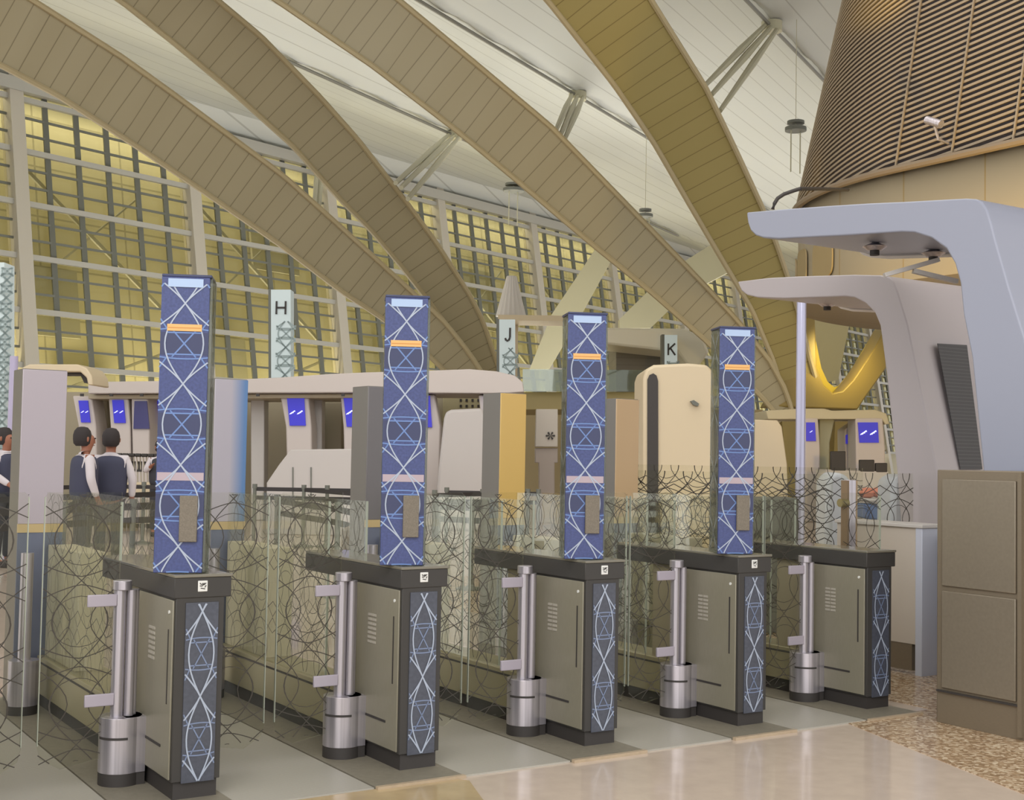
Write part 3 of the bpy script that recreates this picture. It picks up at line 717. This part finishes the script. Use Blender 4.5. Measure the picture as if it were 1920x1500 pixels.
# steel pole on the last gate and patterned railing behind it
pb = empty('barrier_post', (7.12, 6.5, 0))
MB().box(-.035, .035, -.03, .03, 0, 1.385).build('post', M_steel, pb, bevel=.004)
MB().box(-.055, -.035, -.03, .03, 0, 1.38).build('bronze_flank', mat('bronze_flank', (140, 118, 92), .4, .3), pb)
MB().tube((-.12, -.02, 1.22), (-.05, -.02, 1.22), .03, n=16).build('clamp', mat('brass_clamp', (150, 138, 96), .4, .5), pb)
MB().box(.035, .05, -.03, .03, 0, 1.38).build('bronze_flank', mat('tan_flank', (184, 158, 124), .4), pb)
tag(pb, 'square steel post rising behind the last gate beside the patterned railing', 'post')
def railing(x0, x1, y0, y1, ztop, label, zb=.1):
    a, b = np.array([x0, y0]), np.array([x1, y1]); L = np.linalg.norm(b-a); r = empty('patterned_railing', (x0, y0, 0), math.atan2(b[1]-a[1], b[0]-a[0]))
    gl = MB().box(0, L, 0, .012, zb, ztop).build('glass_panel', M_glass, r)
    p = MB(); k = 0.; 
    while k < L:
        sg = motif(k, min(L, k+.4), zb, ztop, ztop-.55, .36, cx=k+.2, half=.2, bulge=.3, glass=True)
        ribbons(p, sg, 0, .007, lambda u, v: (u, -.002, v), (0, 0, 0)); ribbons(p, sg, 1, .005, lambda u, v: (u, -.002, v), (0, 0, 0)); k += .4
    p.build('etched_lattice', M_pat, gl)
    MB().box(0, L, -.02, .03, 0, zb).build('base_channel', M_steel, r)
    tag(r, label, 'glass railing', 'patterned glass railings behind the gates')
railing(6.35, 7.05, 8.1, 6.6, 1.42, 'patterned glass railing left of the steel post behind the last gate')
railing(7.8, 8.56, 7.2, 7.13, 1.43, 'patterned glass railing between the steel post and the brown cabinet')
railing(7.1, 9.6, 9.4, 8.6, 1.46, 'patterned glass railing farther back behind the rightmost blue tower')

# ================================================================ CHECK-IN ISLANDS
def piece(name, pts, D, th, m, label, cat, bevel=.02, root=True, parent=None, group=None):
    if root:
        xs = [p[0] for p in pts]; r = empty(name, tuple(PD((min(xs)+max(xs))/2, 981, D)*np.array([1, 1, 0])))
        adopt(slab(pts, D, th).build('body', m, bevel=bevel), r); tag(r, label, cat, group); return r
    return adopt(slab(pts, D, th).build(name, m, bevel=bevel), parent)
FL = 1001
M_back = mat('taupe_back_wall', (164, 154, 130), .6)
bw = slab([(-80, 735), (940, 735), (940, FL), (-80, FL)], 31.5, .3).build('wall_check_in', M_back); struct(bw)
struct(slab([(900, 768), (1430, 768), (1430, FL), (900, FL)], 58, .3).build('wall_concourse', mat('beige_wall', (178, 160, 120), .5)))
# canopy
cn = piece('check_in_canopy', [(165, 738), (165, 716), (400, 713), (520, 708), (620, 701), (690, 698), (800, 695), (880, 692), (930, 696), (965, 704), (980, 716), (983, 735), (940, 738), (700, 736)], 27.6, 2.4, M_pinkw, 'long warm white canopy over the check-in kiosks, left half', 'canopy')
piece('canopy_fascia', [(165, 740), (700, 738), (700, 746), (165, 748)], 27.9, 2.0, mat('taupe_fascia', (178, 166, 142), .5), '', '', root=False, parent=cn)
for x in (150, 205, 262, 480, 640, 700): piece('downlight', [(x, 738), (x+6, 738), (x+6, 743), (x, 743)], 27.5, .05, M_slot, '', '', root=False, parent=cn, bevel=0)
def kiosk(shellpts, scr, marks, D, label, body=M_pinkw, smat=M_screen):
    xs = [p[0] for p in shellpts]; r = empty('check_in_kiosk', tuple(PD(sum(xs)/len(xs), FL, D)*np.array([1, 1, 0])))
    adopt(slab(shellpts, D, .8).build('shell', body, bevel=.03), r)
    if scr:
        s = adopt(slab(scr, D-.05, .05).build('screen', smat), r)
        if marks:
            mk = MB()
            for x, y in marks:
                wv = (scr[1][0]-scr[0][0])*.10
                for dx, dy, q in ((-1.2, 1, .8), (-.3, .3, .9), (.7, -.6, .8)):
                    cx_, cy_ = x+dx*wv, y+dy*wv*.8
                    mk.prism([PD(cx_-wv*q, cy_+wv*.45, D-.06), PD(cx_+wv*q, cy_+wv*.1, D-.06), PD(cx_+wv*q*.6, cy_-wv*.7, D-.06), PD(cx_-wv*q*.5, cy_-wv*.2, D-.06)], -FH*.01)
            o = mk.build('screen_emblem', M_mark); o.parent = s
    tag(r, label, 'check-in kiosk', 'check-in kiosks under the canopies')
KD = 28.
kiosk([(136, 742), (172, 742), (180, 800), (184, FL), (160, FL), (147, 800)], [(147, 751), (164, 751), (169, 792), (152, 792)], [(155, 772), (163, 772)], KD, 'check-in kiosk with a narrow blue screen right of the silver pink column')
kiosk([(203, 742), (240, 742), (244, 800), (246, FL), (212, FL), (207, 800)], [(210, 750), (231, 750), (235, 793), (214, 793)], [(218, 772), (228, 772)], KD, 'check-in kiosk with a blue screen above the two men')
kiosk([(246, 742), (276, 742), (280, 800), (280, FL), (250, FL), (247, 800)], [(252, 752), (275, 752), (280, 804), (250, 804)], None, KD, 'check-in kiosk with a dark navy screen left of the nearest blue tower', smat=M_dkscreen)
kiosk([(277, 742), (310, 742), (312, 800), (312, FL), (284, FL), (280, 800)], [(279, 750), (303, 750), (306, 795), (285, 795)], [(288, 772)], KD+.9, 'check-in kiosk half hidden behind the nearest blue tower')
kiosk([(525, 740), (578, 740), (584, 800), (586, FL), (540, FL), (536, 800)], [(538, 746), (570, 746), (573, 798), (543, 798)], [(549, 773), (563, 773)], KD, 'check-in kiosk with a blue screen right of the silver blue column')
kiosk([(638, 740), (690, 740), (694, 800), (694, FL), (648, FL), (644, 800)], [(644, 744), (680, 744), (684, 800), (650, 800)], [(656, 773), (673, 773)], KD, 'check-in kiosk with a blue screen just left of the second blue tower')
kiosk([(770, 740), (815, 740), (826, 800), (822, FL), (780, FL), (770, 800)], [(790, 742), (806, 742), (810, 801), (792, 801)], [(800, 772)], KD, 'check-in kiosk half hidden right of the second blue tower')
kiosk([(897, 741), (960, 741), (962, 800), (962, FL), (915, FL), (905, 800)], [(907, 741), (940, 741), (940, 805), (914, 805)], [(922, 773), (937, 773)], KD-.2, 'check-in kiosk with a large blue screen left of the amber column')
kiosk([(24, 742), (60, 742), (60, FL), (26, FL)], [(33, 745), (43, 745), (43, 785), (35, 785)], None, KD, 'check-in kiosk with a sliver of blue screen at the far left')
# dividing posts between the kiosk openings
for x0, x1, lab in ((470, 496, 'pale portal post right of the silver blue column'), (584, 604, 'pale portal post between the two middle kiosks'), (184, 202, 'pale portal post between the kiosks above the two men')):
    piece('portal_post', [(x0, 738), (x1, 738), (x1-2, FL), (x0, FL)], KD+.95, .5, M_back if x0 == 184 else M_white, lab, 'post')
piece('teal_banner', [(590, 748), (601, 752), (601, 842), (589, 842)], 30.6, .1, M_cyan, 'narrow teal banner seen through the kiosk opening', 'banner')
piece('grey_locker', [(601, 755), (640, 755), (640, FL), (601, FL)], 31, .4, mat('taupe_locker', (148, 138, 116), .6), 'tall taupe panel in the kiosk opening left of the second blue tower', 'panel')
# white desk with chamfered corner
dk = piece('reception_desk', [(498, FL), (500, 905), (524, 870), (545, 843), (700, 841), (700, FL)], 24, 1.2, mat('white_desk', (190, 184, 180), .4), 'wide white reception desk with a chamfered corner left of the second blue tower', 'desk')
for x in (548, 582): piece('desk_seam', [(x, 876), (x+2, 876), (x+2, 960), (x, 960)], 23.98, .02, M_mul, '', '', root=False, parent=dk, bevel=0)
piece('rounded_panel_desk', [(812, FL), (822, 880), (832, 785), (836, 772), (846, 768), (905, 765), (916, 800), (944, 800), (944, FL)], 26.4, .9, mat('white_desk', (190, 184, 180), .4), 'tall rounded white panel desk left of the amber column', 'desk', bevel=.06)
pd_ = piece('perforated_panel', [(830, 738), (912, 738), (912, 790), (830, 790)], 31, .2, mat('sand_perforated', (176, 168, 132), .6), 'sand coloured perforated panel above the rounded white desk', 'panel')
for i in range(4):
    for j in range(2): piece('perforation', [(862+i*11, 748+j*11), (866+i*11, 748+j*11), (866+i*11, 753+j*11), (862+i*11, 753+j*11)], 30.97, .02, M_slot, '', '', root=False, parent=pd_, bevel=0)
# left arch shell of the island
al = piece('arch_shell', [(35, FL), (34, 705), (40, 690), (55, 683), (145, 683), (162, 690), (172, 705), (174, 722), (165, 722), (162, 708), (150, 697), (95, 697), (60, 704), (48, 712), (47, FL)], 22, .9, M_cream, 'cream rounded portal arch behind the silver pink column', 'portal')
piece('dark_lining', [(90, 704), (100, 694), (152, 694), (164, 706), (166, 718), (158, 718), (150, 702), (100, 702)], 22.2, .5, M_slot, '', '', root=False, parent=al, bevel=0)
# slender pillars
for x0, x1, y0, D_, m_, lab in ((19, 34, 668, 17, mat('lilac_pillar', (176, 168, 196), .35), 'slender lilac grey pillar at the far left'), (1494, 1512, 560, 17, mat('pearl_pole', (176, 176, 200), .2, .3), 'slender pearl coloured pole left of the yellow lit fork')):
    a = PD(x0, y0, D_); b = PD(x1, y0, D_); c_ = (a+b)/2; r_ = np.linalg.norm(b-a)/2
    r = empty('slender_pillar', (c_[0], c_[1], 0)); MB().cyl(0, 0, 0, c_[2], r_, 24).build('shaft', m_, r); MB().cyl(0, 0, 0, .06, r_*1.3, 24).build('foot_ring', M_steel, r); tag(r, lab, 'pillar')
# lettered totems
def totem(x0, x1, y0, y1, D, letter, lx, ly, lh, label):
    r = empty('letter_totem', tuple(PD((x0+x1)/2, 990, D)*np.array([1, 1, 0])))
    b = adopt(slab([(x0, y0), (x1, y0), (x1-1, y1), (x0, y1)], D, .5).build('glowing_face', mat('pale_ice_added_glow', (184, 196, 196), .5, emit=.22)), r)  # faint glow added to brighten the pale face
    adopt(slab([(x0-5, y0-1), (x0, y0-1), (x0, y1), (x0-5, y1)], D+.02, .55).build('dark_edge', M_mul), r)
    o_ = PD((x0+x1)/2, y1, D-.02); ux = (PD(x1, y1, D)-PD(x0, y1, D)); W_ = np.linalg.norm(ux); ux /= W_; o_[2] = 0.; Ht = PD(x0, (ly+lh) if letter else y0+10, D)[2]
    sg = motif(-W_/2, W_/2, 0, Ht, 0, W_*1.4)
    p = MB()
    for c__ in (0, 1): ribbons(p, sg, c__, .035, lambda u, v: tuple(o_+ux*u+np.array([0, 0, v])), (0, 0, 0))
    p_ = p.build('lattice_pattern', mat('grey_teal_pattern', (152, 168, 168), .5)); p_.parent = b
    if letter:
        G_ = {'H': [((-1, -1), (-1, 1)), ((1, -1), (1, 1)), ((-1, 0), (1, 0))], 'J': [((.5, 1), (.5, -.5)), ((.5, -.5), (.2, -.95)), ((.2, -.95), (-.3, -.95)), ((-.3, -.95), (-.55, -.55))], 'K': [((-.8, -1), (-.8, 1)), ((-.8, -.1), (.9, 1)), ((-.3, .2), (.95, -1))]}[letter]
        s_ = lh/2/FPX*D; q = PD(lx, ly, D-.03); p = MB()
        for a, b2 in G_: ribbons(p, [(0, np.array(a)*[.68*s_, s_], np.array(b2)*[.68*s_, s_])], 0, s_*.3, lambda u, v: tuple(q+ux*u+np.array([0, 0, v])), -FH*.01)
        l_ = p.build('letter', M_slot); l_.parent = b
    tag(r, label, 'sign totem')
totem(508, 545, 543, FL, 33, 'H', 527, 577, 25, 'tall pale lattice totem with a black letter H')
totem(936, 966, 599, FL, 40, 'J', 952, 627, 25, 'pale lattice totem with a black letter J beside the fluted cone')
totem(1246, 1270, 628, FL, 49, 'K', 1259, 655, 22, 'small pale totem with a black letter K above the cream kiosk')
totem(-16, 8, 492, FL, 24, None, 0, 0, 0, 'pale lattice totem cut by the left picture edge')
# mezzanine
mz = piece('wall_mezzanine', [(968, 735), (1215, 735), (1215, 768), (968, 768)], 46, 6, mat('olive_mezzanine', (168, 152, 104), .6), '', ''); 
for k in list(mz.keys()): del mz[k]
struct(mz)
piece('glass_balustrade', [(980, 692), (1213, 694), (1213, 734), (980, 734)], 45.5, .05, glassmat('balustrade_glass', (196, 206, 190), .25), 'glass balustrade along the mezzanine edge', 'balustrade', bevel=0)
piece('mezzanine_beam', [(1125, 614), (1285, 616), (1318, 632), (1330, 660), (1300, 700), (1270, 660), (1130, 645)], 50, 3, mat('ivory_beam', (226, 220, 200), .4), 'thick white mezzanine beam with a rounded end behind the letter K', 'beam', bevel=.1)
piece('lift_block', [(1155, 645), (1246, 645), (1246, FL), (1155, FL)], 53.2, 4, linesmat('dark_lift_cladding', (116, 110, 98), (104, 98, 86), (0, 0, 1), .3, .03, .5), 'dark grey box on the mezzanine below the white beam', 'lift block')
fc = empty('fluted_cone', tuple(PD(958, 596, 60)))
a = PD(958, 594, 60); h_ = PD(958, 518, 60)[2]-a[2]; prof = []
adopt(MB().bar((a[0], a[1], 0), (a[0], a[1], a[2]), .5, .5).build('mast', M_cream), fc)
mb = MB(); n = 36; rr = [[mb.bm.verts.new((a[0]+r*(1+.06*(k % 2))*math.cos(2*PI*k/n), a[1]+r*(1+.06*(k % 2))*math.sin(2*PI*k/n), z)) for k in range(n)] for r, z in ((.68, a[2]), (.22, a[2]+h_))]
for k in range(n): mb.bm.faces.new((rr[0][k], rr[0][(k+1) % n], rr[1][(k+1) % n], rr[1][k]))
mb.bm.faces.new(rr[1]); mb.bm.faces.new(rr[0]); adopt(mb.build('cone', M_white, smooth=False), fc)
adopt(MB().bar(PD(934, 600, 59), PD(1072, 602, 59), 2.2, .25).build('roof_plate', M_cream), fc)
tag(fc, 'white fluted cone on a cream roof plate above the letter J', 'roof cowl')
pl_ = piece('palm_sign_box', [(1005, 767), (1046, 767), (1046, 838), (1003, 838)], 30, .5, mat('pale_sign', (196, 188, 176), .5), 'pale square sign box with a small dark emblem left of the third blue tower', 'sign')
mk = MB()
for a0 in range(0, 360, 60):
    c_, s_ = math.cos(math.radians(a0)), math.sin(math.radians(a0))
    mk.prism([PD(1032, 817, 29.97), PD(1032+8*c_-2*s_, 817+7*s_+2*c_, 29.97), PD(1032+9*c_, 817+8*s_, 29.97), PD(1032+8*c_+2*s_, 817+7*s_-2*c_, 29.97)], -FH*.01)
adopt(mk.build('emblem', M_slot), pl_)
piece('sign_base', [(1003, 840), (1046, 840), (1046, 868), (1040, 868), (1040, FL), (1010, FL), (1010, 868), (1003, 868)], 30.1, .4, mat('mauve_grey_base', (168, 156, 146), .5), '', '', root=False, parent=pl_)

piece('cream_partition', [(1124, 766), (1162, 766), (1162, FL), (1120, FL)], 27, .5, M_cream, 'cream partition between the third blue tower and the tan column', 'partition')
kb = piece('cream_kiosk', [(1206, FL), (1206, 708), (1211, 692), (1226, 684), (1290, 681), (1326, 684), (1340, 700), (1340, FL)], 22, 1.6, M_cream, 'big cream kiosk block with a tall black arched slot under the letter K', 'kiosk', bevel=.05)
piece('arched_slot', [(1214, FL), (1214, 712), (1218, 703), (1225, 700), (1231, 704), (1234, 714), (1235, FL)], 21.97, .03, M_slot, '', '', root=False, parent=kb, bevel=0)
piece('wall_camera', [(1295, 752), (1301, 750), (1311, 757), (1309, 762), (1300, 759)], 21.9, .1, M_mul, '', '', root=False, parent=kb, bevel=0)
piece('cream_partition', [(1395, 786), (1458, 788), (1466, 800), (1476, 870), (1480, FL), (1395, FL)], 26, .6, M_cream, 'wide cream partition right of the rightmost blue tower', 'partition')
# right-hand island
ci = piece('check_in_canopy', [(1436, 770), (1500, 766), (1545, 766), (1560, 770), (1640, 768), (1662, 775), (1668, 795), (1660, 796), (1654, 786), (1440, 786)], 33, 2., mat('cream_canopy', (200, 190, 160), .5), 'short cream canopy over the right hand kiosks below the forked pier', 'canopy')
kiosk([(1508, 782), (1534, 782), (1538, 840), (1536, FL), (1512, FL)], [(1512, 792), (1528, 792), (1530, 827), (1512, 827)], [(1521, 809)], 33, 'check-in kiosk with a blue screen right of the pearl pole')
kiosk([(1536, 782), (1566, 784), (1556, 830), (1554, FL), (1534, FL)], None, None, 33.4, 'blank pale kiosk post right of the pearl pole', body=mat('sage_post', (160, 158, 132), .5))
kiosk([(1584, 805), (1606, 790), (1606, FL), (1586, FL)], [(1586, 816), (1596, 812), (1596, 832), (1586, 832)], None, 34, 'small slanted kiosk with a tiny blue screen')
kiosk([(1604, 782), (1655, 782), (1660, 840), (1660, FL), (1606, FL)], [(1609, 792), (1646, 792), (1648, 830), (1612, 830)], [(1620, 811), (1638, 811)], 33, 'rightmost check-in kiosk with a square blue screen beside the white shell')
piece('service_desk', [(1548, 880), (1666, 884), (1666, FL), (1548, FL)], 31, 1.0, mat('white_desk', (190, 184, 180), .4), 'white service desk carrying black monitors below the right hand kiosks', 'desk')
for x0, x1, y0, y1, lab in ((1558, 1586, 846, 884, 'black monitor on the right hand desk, left one'), (1612, 1640, 862, 886, 'black monitor in front of the rightmost kiosk'), (1642, 1664, 868, 887, 'small black monitor beside the white shell foot')):
    piece('desk_monitor', [(x0, y0), (x1, y0), (x1, y1), (x0, y1)], 31, .12, M_slot, lab, 'monitor')
st = piece('service_stand', [(1550, 905), (1556, 892), (1568, 886), (1584, 888), (1596, 900), (1598, 1010), (1546, 1010)], 14, .5, mat('pearl_stand', (186, 190, 198), .35), 'rounded pearl white stand behind the patterned railing near the steel post', 'stand', bevel=.05)
st2 = piece('service_stand', [(1672, 900), (1690, 890), (1735, 889), (1740, 905), (1742, 1010), (1668, 1010)], 12, .5, mat('pearl_stand', (186, 190, 198), .35), 'broad pearl white stand left of the tall brown cabinet', 'stand', bevel=.05)
bt = piece('blue_trolley_box', [(1618, 945), (1668, 947), (1664, 976), (1630, 974)], 13, .5, mat('blue_plastic', (88, 116, 172), .5), 'blue plastic box above the white counter', 'box')
piece('low_cart', [(1622, 977), (1668, 977), (1668, FL), (1622, FL)], 13, .5, mat('dark_grey_box', (112, 112, 106), .6), 'dark cart under the blue plastic box', 'cart')
for x, y, c_, lab in ((1626, 925, (200, 120, 90), 'orange round object left of the pair above the blue box'), (1648, 924, (196, 124, 96), 'orange round object right of the pair above the blue box')):
    q = PD(x, y, 13.1); mb = MB(); mb.lathe(0, 0, [(.03, -.05), (.07, -.03), (.08, .01), (.05, .05), (.01, .06)], 16); o = mb.build('helmet_ball', mat('terracotta_ball', c_, .6)); o.location = tuple(q)
    tag(o, lab, 'ball')
piece('striped_rack', [(1616, 934), (1668, 936), (1668, 944), (1616, 942)], 13, .4, mat('white_rack', (204, 198, 196), .5), 'white rack shelf just above the blue box', 'rack')
piece('grey_service_box', [(1400, 934), (1498, 934), (1498, 1001), (1400, 1001)], 11.4, .5, mat('dark_grey_box', (112, 112, 106), .6), 'dark grey box behind the glass right of the rightmost blue tower', 'box')
piece('grey_service_box', [(640, 990), (690, 992), (690, 1002), (640, 1002)], 10.5, .5, mat('brown_box', (112, 98, 80), .6), 'small dark brown box behind the second gate left of the blue tower', 'box')
# stanchions
def stanchion(p, q, label, belts=(.92, .78)):
    r = empty('queue_stanchion', (p[0], p[1], 0))
    MB().cyl(0, 0, .02, .97, .03, 12).build('post', M_mul, r); MB().lathe(0, 0, [(.17, 0), (.17, .02), (.05, .04), (.03, .06)], 20).build('base', M_mul, r); MB().cyl(0, 0, .93, 1.0, .04, 12).build('head', M_mul, r)
    if q is not None:
        for z in belts:
            MB().bar((0, 0, z), (q[0]-p[0], q[1]-p[1], z), .006, .065).build('belt', M_belt, r)
    tag(r, label, 'stanchion', 'queue stanchions with black belts')
rows = [([(-40, 914), (60, 912), (160, 909), (270, 905), (400, 903)], 'far queue row left of the nearest blue tower'), ([(-60, 935), (60, 930), (185, 926), (300, 922)], 'middle queue row behind the two men\'s legs'), ([(-50, 957), (120, 950), (250, 945), (420, 940)], 'near queue row left of the nearest blue tower'),
        ([(478, 906), (614, 905), (700, 905)], 'far queue row left of the second blue tower'), ([(520, 935), (634, 950), (720, 968)], 'near queue row left of the second blue tower'), ([(570, 915), (662, 922), (720, 925)], 'middle queue row left of the second blue tower'),
        ([(838, 905), (930, 905), (1010, 903)], 'far queue row right of the second blue tower'), ([(815, 925), (905, 923), (990, 922)], 'middle queue row right of the second blue tower'), ([(822, 945), (885, 948), (960, 950)], 'near queue row right of the second blue tower')]
for pts, lab in rows:
    P = [PZ(x, y, .95) for x, y in pts]
    P = [EYE+(p-EYE)*min(1, 21/max(1e-3, (p-EYE)@FH)) if (p-EYE)@FH > 21 or (p-EYE)@FH < 0 else p for p in P]
    for k in range(len(P)): stanchion(P[k], P[k+1] if k+1 < len(P) else None, ['first', 'second', 'third', 'fourth', 'fifth'][k]+' post from the left, '+lab)
# luggage trolleys in a row
def trolley(D, x, label):
    q = PD(x, FL, D); r = empty('baggage_trolley', (q[0], q[1], 0), -YAW)
    f = MB()
    for s in (-.035, .035): f.path([(s, 0, .1), (s, .02, .9), (s*.8, -.05, 1.25), (s*1.0, -.12, 1.42)], .013, 8)
    f.build('frame', mat('pale_trolley_frame', (184, 176, 158), .4), r); MB().tube((-.053, -.12, 1.42), (.053, -.12, 1.42), .035, n=10).build('handle', M_slot, r)
    MB().box(-.045, .045, -.04, .0, 1.1, 1.3).build('sign_plate', M_slot, r); MB().box(-.05, .05, -.05, .75, .1, .16).build('platform', mat('pale_trolley_frame', (184, 176, 158), .4), r)
    for s in (-.035, .035): MB().tube((s-.015, .1, .06), (s+.015, .1, .06), .06, n=14).build('wheel', M_slot, r)
    tag(r, label, 'luggage trolley', 'row of luggage trolleys behind the belts')
for k in range(7): trolley(25., 222+12*k, ['first', 'second', 'third', 'fourth', 'fifth', 'sixth', 'seventh'][k]+' luggage trolley from the left in the row beside the nearest blue tower')
piece('low_cream_kerb', [(208, 905), (300, 904), (300, 925), (208, 926)], 24.4, .2, M_cream, 'low cream ledge under the row of luggage trolleys', 'ledge')
# label stack on the rear of the nearest gate
piece('cyan_label_sheet', [(71, 1062), (97, 1062), (96, 1110), (70, 1110)], 6.55, .004, linesmat('cyan_label', (150, 196, 222), (104, 120, 140), (0, 0, 1), .02, .006, .5), 'sheet of pale blue text lines on the glass at the left', 'label sheet', bevel=0)

# ================================================================ PEOPLE
def skin_mesh(name, verts, edges, radii, m, parent, sub=2):
    me = bpy.data.meshes.new(name); me.from_pydata([tuple(v) for v in verts], edges, []); o = bpy.data.objects.new(name, me); COL.objects.link(o)
    sk = o.modifiers.new('skin', 'SKIN'); sk.use_smooth_shade = True; sub_ = o.modifiers.new('sub', 'SUBSURF'); sub_.levels = sub_.render_levels = sub
    for v, r in zip(me.skin_vertices[0].data, radii): v.radius = r if isinstance(r, tuple) else (r, r)
    me.skin_vertices[0].data[0].use_root = True
    dg = bpy.context.evaluated_depsgraph_get(); dg.update(); nm = bpy.data.meshes.new_from_object(o.evaluated_get(dg)); nm.name = name
    o.modifiers.clear(); o.data = nm; nm.materials.clear(); nm.materials.append(m)
    for p in nm.polygons: p.use_smooth = True
    o.parent = parent; return o
def person(loc, rz, label, arms, top, cap=False, lean=0., S=1.0, sleeve=M_shirt):
    r = empty('person', loc, rz); r.scale = (S, S, S)
    hL, hR = arms
    V = [(0, 0, .95), (0, 0, 1.15), (0, .01+lean, 1.36), (0, .0+lean, 1.47), (0, -.02+lean, 1.53), (0, -.03+lean, 1.63), (0, -.02+lean, 1.72)]
    E = [(0, 1), (1, 2), (2, 3), (3, 4), (4, 5), (5, 6)]; Rr = [(.15, .11), (.14, .10), (.16, .11), (.07, .06), (.055, .055), (.085, .1), (.07, .08)]
    skv, ske, skr = list(V), list(E), list(Rr)
    for s, (el, wr) in ((-1, hL), (1, hR)):
        i = len(skv); skv += [(s*.17, lean, 1.42), el, wr]; ske += [(2, i), (i, i+1), (i+1, i+2)]; skr += [.055, .042, .03]
        j = len(skv); d = np.array(wr)-np.array(el); d = d/np.linalg.norm(d)
        skv += [tuple(np.array(wr)+d*.06)]; ske += [(i+2, j)]; skr += [(.035, .02)]
        for k in range(4):
            skv.append(tuple(np.array(wr)+d*(.14+.012*(k in (1, 2)))+np.array([0, (k-1.5)*.018, -.005]))); ske.append((j, len(skv)-1)); skr.append(.008)
        skv.append(tuple(np.array(wr)+d*.08+np.array([0, -.045, 0]))); ske.append((i+2, len(skv)-1)); skr.append(.009)
    for s in (-1, 1):
        i = len(skv); skv += [(s*.09, 0, .88), (s*.1, .0, .5), (s*.1, .02, .09), (s*.1, -.12, .04)]; ske += [(0, i), (i, i+1), (i+1, i+2), (i+2, i+3)]; skr += [.08, .055, .04, .035]
    skin_mesh('body', skv, ske, skr, M_skin, r)
    # trousers, shirt and waistcoat follow the same skeleton, slightly fuller
    tv = [(0, 0, 1.0)]; te = []; tr = [(.18, .135)]
    for s in (-1, 1):
        i = len(tv); tv += [(s*.095, 0, .86), (s*.1, 0, .5), (s*.1, .02, .1)]; te += [(0, i), (i, i+1), (i+1, i+2)]; tr += [.1, .075, .065]
    skin_mesh('trousers', tv, te, tr, M_trou, r)
    for s in (-1, 1):
        MB().prism([(s*.1-.045, -.2, 0), (s*.1+.045, -.2, 0), (s*.1+.05, .07, 0), (s*.1-.05, .07, 0)], (0, 0, .08)).build('shoe', M_hair, r, bevel=.02)
    sv = [(0, lean*.3, .93), (0, lean, 1.34), (0, lean, 1.46), (0, lean, 1.515)]; se = [(0, 1), (1, 2), (2, 3)]; sr = [(.185, .14), (.175, .12), (.1, .08), (.07, .07)]
    for s, (el, wr) in ((-1, hL), (1, hR)):
        i = len(sv); sv += [(s*.185, lean, 1.42), el, tuple(np.array(wr)*.92+np.array(el)*.08)]; se += [(1, i), (i, i+1), (i+1, i+2)]; sr += [.062, .055, .042]
    skin_mesh('shirt', sv, se, sr, sleeve, r)
    if top: skin_mesh('waistcoat', [(0, lean*.2, .86), (0, lean*.5, 1.15), (0, lean, 1.38), (0, lean, 1.475)], [(0, 1), (1, 2), (2, 3)], [(.235, .185), (.215, .165), (.245, .17), (.17, .13)], top, r)
    hm = MB(); hm.lathe(0, 0, [(.02, 1.85), (.06, 1.84), (.093, 1.80), (.106, 1.75), (.106, 1.70), (.098, 1.65), (.07, 1.62)], 20)
    ho = hm.build('hair', M_hair, r); ho.location = (0, .035+lean, -.05)
    fm_ = MB()
    for s in (-1, 1): fm_.lathe(s*.035, 0, [(.004, 0), (.010, .004), (.012, .01), (.006, .016)], 8)
    f = fm_.build('eyes', M_hair, r); f.location = (0, -.108+lean, 1.655)
    nz = MB().prism([(-.016, 0, 0), (.016, 0, 0), (.006, -.0, .055), (-.006, 0, .055)], (0, -.022, -.004)).build('nose', M_skin, r, bevel=.004); nz.location = (0, -.098+lean, 1.605)
    mo = MB().box(-.025, .025, -.006, .004, -.004, .004).build('mouth', mat('lip_brown', (120, 70, 62), .6), r, bevel=.002); mo.location = (0, -.103+lean, 1.58)
    for s in (-1, 1):
        er = MB().lathe(0, 0, [(.008, -.028), (.014, -.01), (.016, .015), (.008, .03)], 8).build('ear', M_skin, r); er.location = (s*.097, lean, 1.65)
    tag(r, label, 'person')
    return r
q = PD(154, 1000, 15.1); person((q[0], q[1], 0), -YAW+2.2, 'person in a navy waistcoat facing away to the right, beside the silver pink column', (((-.25, .0, 1.18), (-.2, -.1, .95))[:2], ((.26, 0, 1.18), (.24, -.06, .93))), M_navy, S=.985)
q = PD(203, 1000, 15.6); person((q[0], q[1], 0), -YAW+PI+.2, 'person in a navy waistcoat with white sleeves seen from behind, right one of the pair', ((((-.27, .02, 1.17), (-.26, -.04, .93))), ((.27, .02, 1.17), (.25, -.04, .93))), M_navy, S=.985)
q = PD(6, 1000, 16.5); person((q[0], q[1], 0), -YAW+1.2, 'person in a dark waistcoat and white shirt reaching out at the left picture edge', ((((-.27, -.05, 1.2), (-.2, -.28, 1.05))), ((.27, -.12, 1.2), (.2, -.4, 1.05))), M_navy, S=.985)
q = PD(297, 1000, 23); person((q[0], q[1], 0), -YAW+.4, 'person mostly hidden behind the nearest blue tower', ((((-.27, .0, 1.2), (-.2, -.2, 1.3))), ((.27, 0, 1.2), (.25, -.1, .95))), M_trou, S=.95)
q = PD(1142, 1010, 13.5); person((q[0], q[1], 0), -YAW-.5, 'person in dark clothes holding white paper right of the third blue tower', ((((-.27, -.05, 1.15), (-.1, -.3, 1.15))), ((.27, -.05, 1.15), (.12, -.3, 1.15))), None, S=.80, sleeve=M_trou)
